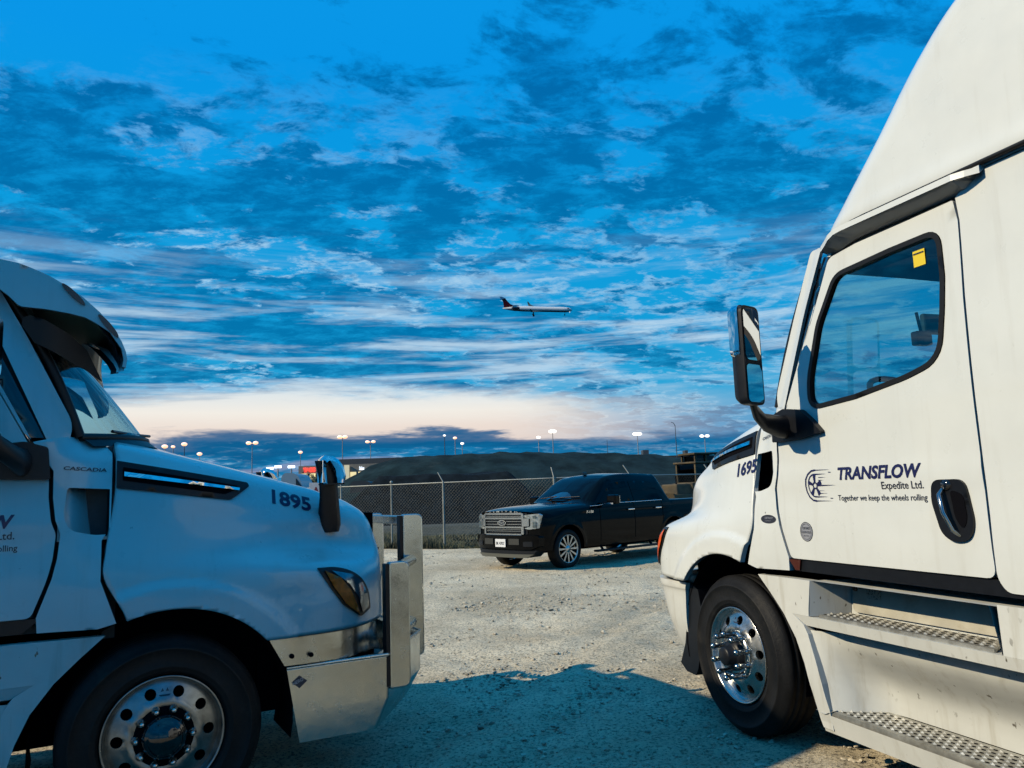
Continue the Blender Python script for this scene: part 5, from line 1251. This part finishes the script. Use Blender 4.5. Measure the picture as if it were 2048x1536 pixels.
# ------------------------------------------------------------------ airliner on approach
def plane():
    A = empty('airliner', (14.47, 395, 94.4), R(0), 'small white jet airliner with red tail flying over the mound', 'airplane')
    A.rotation_euler = Matrix((Vector((.985, .05, -.045)).normalized(), Vector((-.05, .90, .42)).normalized(), Vector((0, 0, 1)))).transposed().to_euler()
    wm = mat('airliner_white', (.75, .76, .76, 1), .35, coat=.3); dm = mat('airliner_navy', (.012, .02, .05, 1), .4); rm_ = mat('airliner_red', (.85, .02, .03, 1), .4); gw = mat('airliner_grey', (.07, .09, .08, 1), .45)
    q = MB(); q.lathe([(0, 18), (.45, 17.7), (.95, 16.8), (1.3, 15.2), (1.38, 13), (1.38, -8), (1.2, -12), (.8, -15), (.35, -17.5), (0, -18)], 'x', (0, 0, 0), 24); fu = q.build('fuselage', wm, A)
    q = MB(); q.lathe([(1.0, 16.6), (1.33, 15.2), (1.41, 13), (1.41, -8), (1.22, -12), (.9, -14.5)], 'x', (0, 0, 0), 16, True, R(180), R(360))
    # belly stripe: lower part of the skin
    vs = []; xs = [16.6, 15.2, 13, -8, -12, -15]; rs = [1.02, 1.32, 1.41, 1.41, 1.22, .85]
    q = MB()
    for x, r_ in zip(xs, rs):
        for k in range(9):
            a = R(205+130*k/8); vs.append((x, r_*math.cos(a), r_*math.sin(a)))
    q.add(vs, [(i*9+k, i*9+k+1, (i+1)*9+k+1, (i+1)*9+k) for i in range(5) for k in range(8)], True); q.build('belly', dm, fu)
    def wing(pts, th, m_, nm):
        q = MB(); n = len(pts); q.add([(x, y, z+th/2) for x, y, z in pts]+[(x, y, z-th/2) for x, y, z in pts], [tuple(range(n)), tuple(range(2*n-1, n-1, -1))]+[(i, (i+1) % n, (i+1) % n+n, i+n) for i in range(n)]); return q.build(nm, m_, A)
    for s_ in (1, -1):
        wing([(2.5, s_*1.0, -.9), (-2.9, s_*11.2, .4), (-4.3, s_*11.4, .5), (-3.6, s_*1.0, -.9)], .35, gw, 'wing')
        wing([(-2.9, s_*11.2, .4), (-4.2, s_*11.6, 1.9), (-4.7, s_*11.6, 1.9), (-4.3, s_*11.4, .5)], .1, gw, 'winglet')
        q = MB(); q.lathe([(.55, 0), (.72, -.6), (.70, -2.4), (.4, -4.0), (.3, -4.1)], 'x', (-9.4, s_*2.15, .7), 16); q.box(-12.6, -10.4, min(s_*.9, s_*2.0), max(s_*.9, s_*2.0), .6, .85); q.build('engine', dm, A)
        wing([(-16.6, s_*.1, 5.15), (-18.6, s_*4.2, 5.3), (-19.6, s_*4.2, 5.3), (-19.0, s_*.1, 5.15)], .22, dm, 'tailplane')
        q = MB(); q.tube([(-2.0, s_*1.9, -1.0), (-2.0, s_*1.9, -3.0)], .12, 6); q.lathe([(0, -.2), (.5, -.2), (.5, .2), (0, .2)], 'y', (-2.0, s_*1.9, -3.1), 12); q.build('landing_gear', M['dark'], A)
    q = MB(); q.prism([(-11.2, .9), (-14.2, 2.4), (-15.4, 3.6), (-17.9, 3.6), (-17.3, .5)], -.18, .18, 'y'); q.build('tail_fin', rm_, A)
    q = MB(); q.prism([(-15.4, 3.6), (-16.8, 5.2), (-19.1, 5.2), (-17.9, 3.6)], -.18, .18, 'y'); q.build('fin_tip', dm, A)
    q = MB(); q.tube([(14.2, 0, -1.2), (14.2, 0, -2.7)], .1, 6); q.lathe([(0, -.12), (.35, -.12), (.35, .12), (0, .12)], 'y', (14.2, 0, -2.7), 10); q.build('nose_gear', M['dark'], A)
    q = MB(); q.prism([(15.3, .75), (16.4, .35), (16.2, .85), (15.4, 1.22)], -1.05, 1.05, 'y'); q.build('cockpit_glass', dm, A)
    q = MB(); q.sphere((16.6, -.4, -1.05), .22); q.build('landing_light', mat('landing_lamp', (1, 1, 1, 1), .5, emit=(1, .93, .8, 1), es=1.4), A)
plane()

# ------------------------------------------------------------------ far lamps
def lampmat(nm, c, e): return mat(nm, (.9, .9, .9, 1), .5, emit=c, es=e)
LWm = lampmat('sodium_lamp', (1, .52, .26, 1), 1.5); LCm = lampmat('white_lamp', (1, .93, .82, 1), 1.8)
PM = mat('pole_steel', (.30, .28, .27, 1), .6); PD = mat('pole_dark', (.05, .06, .07, 1), .6)
def dirx(px_, py_):
    dd_ = (px_-1024)/1569.03*r2-(py_-768)/1569.03*u2+fw; return dd_
def lamp(px_, py_, h, heads, warm, spread, head_r, label, lit=True, pole=None):
    d_ = dirx(px_, py_); t_ = (h-CAMH)/d_.z; x, y = d_.x*t_, d_.y*t_
    L_ = empty('street_lamp', (x, y, 0), 0, label, 'street lamp', 'distant street lamps on the horizon')
    q = MB(); q.tube([(0, 0, 0), (0, 0, h)], [.16*h/15, .08*h/15], 6); q.build('pole', pole or (PM if warm is not None else PD), L_)
    hs = {1: [0], 2: [-1, 1], 3: [-1, 0, 1]}[heads]
    for s_ in hs:
        q = MB(); q.tube([(0, 0, h-.1), (s_*spread, 0, h)], .07*h/15, 5); q.sphere((s_*spread, -.1, h), (head_r*1.25, head_r*1.25, head_r*.8), 10, 6); q.build('lamp_head', LWm if warm else LCm, L_)
    return L_
lamp(330, 893, 16, 1, True, .0, .62, 'orange street lamp nearest the windscreen base of truck 1895')
lamp(346.5, 893.5, 15, 1, True, .0, .40, 'small orange street lamp between two brighter ones above the hood of truck 1895')
lamp(369, 888.5, 17, 1, True, .0, .62, 'orange street lamp third from the left above the hood of truck 1895', pole=PD)
lamp(399.5, 908, 13, 1, True, .0, .50, 'lowest orange street lamp glowing just above the hood of truck 1895')
lamp(504.5, 886, 18, 2, True, 1.0, .62, 'twin-headed orange street lamp standing alone above the number 1895')
lamp(601, 904.5, 15, 1, True, .0, .52, 'single orange street lamp between the number 1895 and the fender mirror')
lamp(685, 874, 20, 2, True, .8, .66, 'tall twin orange street lamp rising behind the fender mirror')
lamp(741, 883.5, 18, 2, True, .9, .52, 'twin orange street lamp over the long warehouse right of the fender mirror')
lamp(889, 871, 19, 1, False, .0, .34, 'thin dark street lamp with small pale light, left of three over the mound', pole=PD)
lamp(910, 876, 18, 1, True, .0, .48, 'orange street lamp, middle of three over the left part of the mound')
lamp(924.5, 887, 16, 1, False, .0, .42, 'lowest pale street lamp, right of three over the left part of the mound')
lamp(1077, 875, 18, 1, False, .0, .55, 'pale street lamp just left of the tallest bright lamp over the mound')
lamp(1105, 863, 20, 2, False, .45, .68, 'tall bright white street lamp above the roof of the black pickup')
lamp(1274.5, 868, 19, 3, False, .75, .66, 'bright white cluster street lamp over the flat roofed building on the right')
lamp(1409, 872, 18, 2, False, .9, .62, 'twin white street lamp above the hood of truck 1695')
def bare_pole(px_, pyt, h, label, arm):
    d_ = dirx(px_, pyt); t_ = (h-CAMH)/d_.z; L_ = empty('lamp_pole', (d_.x*t_, d_.y*t_, 0), 0, label, 'pole')
    q = MB(); q.tube([(0, 0, 0), (0, 0, h)], [.13, .07], 6); q.build('pole', PD, L_)
    if arm: q = MB(); q.tube([(0, 0, h-.2), (-.35, 0, h+.5), (-.9, 0, h+.7)], .07, 5); q.build('arm', PD, L_)
bare_pole(1350, 850, 16, 'unlit dark pole with a bent top between two white lamps', True)
bare_pole(1214, 880, 18, 'thin dark mast on the mound above the pickup roof', False)

# ------------------------------------------------------------------ far buildings and parked vehicles
wl1 = mat('warehouse_wall', (.24, .21, .17, 1), .7, var=.15, vscale=.3); lit = mat('lit_window', (.8, .7, .3, 1), .5, emit=(1, .80, .40, 1), es=.85)
def at(px_, py_, dist):
    d_ = dirx(px_, py_); t_ = dist/d_.y; return Vector((d_.x*t_, dist, CAMH+d_.z*t_))
a, b2 = at(597, 935, 230), at(800, 925, 230)
W1 = empty('warehouse', (a.x, 230, 0), 0, 'long low beige warehouse with lit windows and red sign behind the sign board', 'building')
wd = b2.x-a.x; hh = at(690, 929, 230).z
q = MB(); q.box(0, wd, 0, 30, 0, hh); q.build('wall', wl1, W1)
q = MB(); q.box(wd*.18, wd, 1, 28, hh, hh+1.6); q.build('roof', mat('roof_dark', (.05, .06, .07, 1), .8), W1)
for k in range(12):
    x0 = wd*(.03+k*.08); q = MB(); q.box(x0, x0+wd*.058, -.15, .1, hh*.60, hh*.80); f_ = q.build('window', lit, W1)
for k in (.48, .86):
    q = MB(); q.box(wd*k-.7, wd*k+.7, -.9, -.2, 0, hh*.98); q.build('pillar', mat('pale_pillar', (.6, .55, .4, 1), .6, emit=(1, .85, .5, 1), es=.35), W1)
V_, F_ = text_mesh('TRUCKS', wd*.12, hh*.12, .05); link('red_sign', [(wd*.05+u, -.4, hh*.83+v) for u, v in V_], F_, mat('red_sign', (.6, .02, .02, 1), .5, emit=(1, .05, .03, 1), es=2.2), W1)
V_, F_ = text_mesh('Sales', wd*.05, hh*.10, .05); link('pale_sign', [(wd*.60+u, -.4, hh*.84+v) for u, v in V_], F_, mat('pale_sign', (.7, .7, .7, 1), .5, emit=(.8, .9, 1, 1), es=1.2), W1)
a, b2 = at(1256, 916, 190), at(1402, 916, 190)
W2 = empty('depot_building', (a.x, 190, 0), 0, 'flat dark building with a bright lit front at the right end of the mound', 'building')
wd = b2.x-a.x; ht = at(1330, 911.5, 190).z
q = MB(); q.box(wd*.04, wd, 0, 20, 0, ht); q.build('wall', mat('depot_dark', (.03, .035, .04, 1), .8), W2)
bl_ = lampmat('bright_bay', (1, .92, .75, 1), 6)
for x0, x1 in ((.02, .055), (.12, .17), (.19, .27), (.285, .33), (.53, .56)):
    q = MB(); q.box(wd*x0, wd*x1, -.5, -.1, ht-2.1, ht-1.0); q.build('lit_bay', bl_, W2)
q = MB(); q.box(wd*.22, wd*.30, 1, 4, ht, ht+1.6); q.box(wd*.80, wd*.84, 1, 4, ht, ht+1.2); q.build('roof_unit', PD, W2)
rb_ = at(1093, 911, 75); q = MB(); q.lathe([(0, 0), (.22, 0), (.26, .12), (.2, .38), (0, .42)], 'z', (rb_.x, 75, 4.62), 14); tag(q.build('red_beacon', mat('beacon_red', (.45, .12, .08, 1), .5)), 'small reddish drum standing on top of the mound', 'drum')
# parked road truck roofs in the distance, left of the sign
def faroff(px0, px1, pyt, dist, label, col, lamp_=None):
    a_, b_ = at(px0, pyt, dist), at(px1, pyt, dist); wv = b_.x-a_.x; hh_ = a_.z
    E_ = empty('parked_truck', (a_.x, dist, 0), 0, label, 'truck', 'trucks parked in the far yard')
    q = MB(); q.prism(rnd([(0, .9), (0, hh_*.92), (wv*.12, hh_), (wv*.62, hh_*.99), (wv*.84, hh_*.80), (wv*.99, hh_*.52), (wv, .9)], [0, .3, .3, .8, .6, .4, 0]), 0, 2.4, 'y'); q.build('cab', col, E_)
    q = MB(); q.prism([(wv*.60, hh_*.90), (wv*.80, hh_*.78), (wv*.80, hh_*.62), (wv*.60, hh_*.62)], -.02, 0, 'y'); q.build('window', M['gloss'], E_)
    for k in (.2, .8):
        q = MB(); q.lathe([(0, -.05), (.5, -.05), (.5, .3)], 'y', (wv*k, 0, .5), 16); q.build('wheel', M['tyre'], E_)
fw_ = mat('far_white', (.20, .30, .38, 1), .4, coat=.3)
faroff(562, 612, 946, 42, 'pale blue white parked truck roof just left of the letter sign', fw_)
faroff(700, 760, 962, 60, 'low dark parked vehicle below the warehouse right of the fender mirror', mat('far_dark', (.03, .035, .04, 1), .5))
for i, (px_, py_, lb) in enumerate(((540, 937, 'leftmost of three short white yard lights beyond the hood of truck 1895'), (556, 934, 'middle of three short white yard lights beyond the hood of truck 1895'), (583, 934, 'rightmost of three short white yard lights, nearest the letter sign'))):
    p = at(px_, py_, 120); E_ = empty('yard_light', (p.x, 120, 0), 0, lb, 'light', 'short yard lights behind truck 1895')
    q = MB(); q.tube([(0, 0, 0), (0, 0, p.z)], .12, 6); q.build('pole', PM, E_)
    q = MB(); q.box(-.5, .5, -.2, .1, p.z-.15, p.z+.2); q.build('lamp_head', lampmat('yard_lamp', (.75, .9, 1, 1), 3), E_)
# small trees by the warehouse
def bush(px_, pyt, dist, wd_, label):
    p = at(px_, pyt, dist); E_ = empty('tree', (p.x, dist, 0), 0, label, 'tree'); h_ = p.z
    q = MB(); q.tube([(0, 0, 0), (.05, 0, h_*.6)], [.12, .06], 6); q.build('trunk', mat('bark', (.05, .04, .03, 1), .9), E_)
    n = 700; r_ = np.random.default_rng(int(px_)); d_ = r_.normal(size=(n, 3)); d_ /= np.linalg.norm(d_, axis=1)[:, None]; rad = r_.random(n)**.4
    c_ = d_*rad[:, None]*np.array([wd_/2, wd_/2, h_*.36])*(1+.25*np.sin(d_[:, :1]*5+d_[:, 2:]*4))+np.array([0, 0, h_*.62]); s_ = r_.uniform(.12, .3, (n, 1))
    V = np.stack([c_+r_.normal(size=(n, 3))*s_ for _ in range(3)], 1)
    o_ = npmesh('crown', V.reshape(-1, 3), np.arange(n*3).reshape(-1, 3), mat('dark_foliage', (.04, .055, .02, 1), .8, var=.4, vscale=1.), parent=E_)
bush(624, 942, 180, 6., 'yellow lit small tree in front of the warehouse under the red sign')
bush(752, 941, 180, 7., 'small tree in front of the right half of the warehouse')
bush(607, 952, 90, 5., 'dark low tree at the left foot of the warehouse')
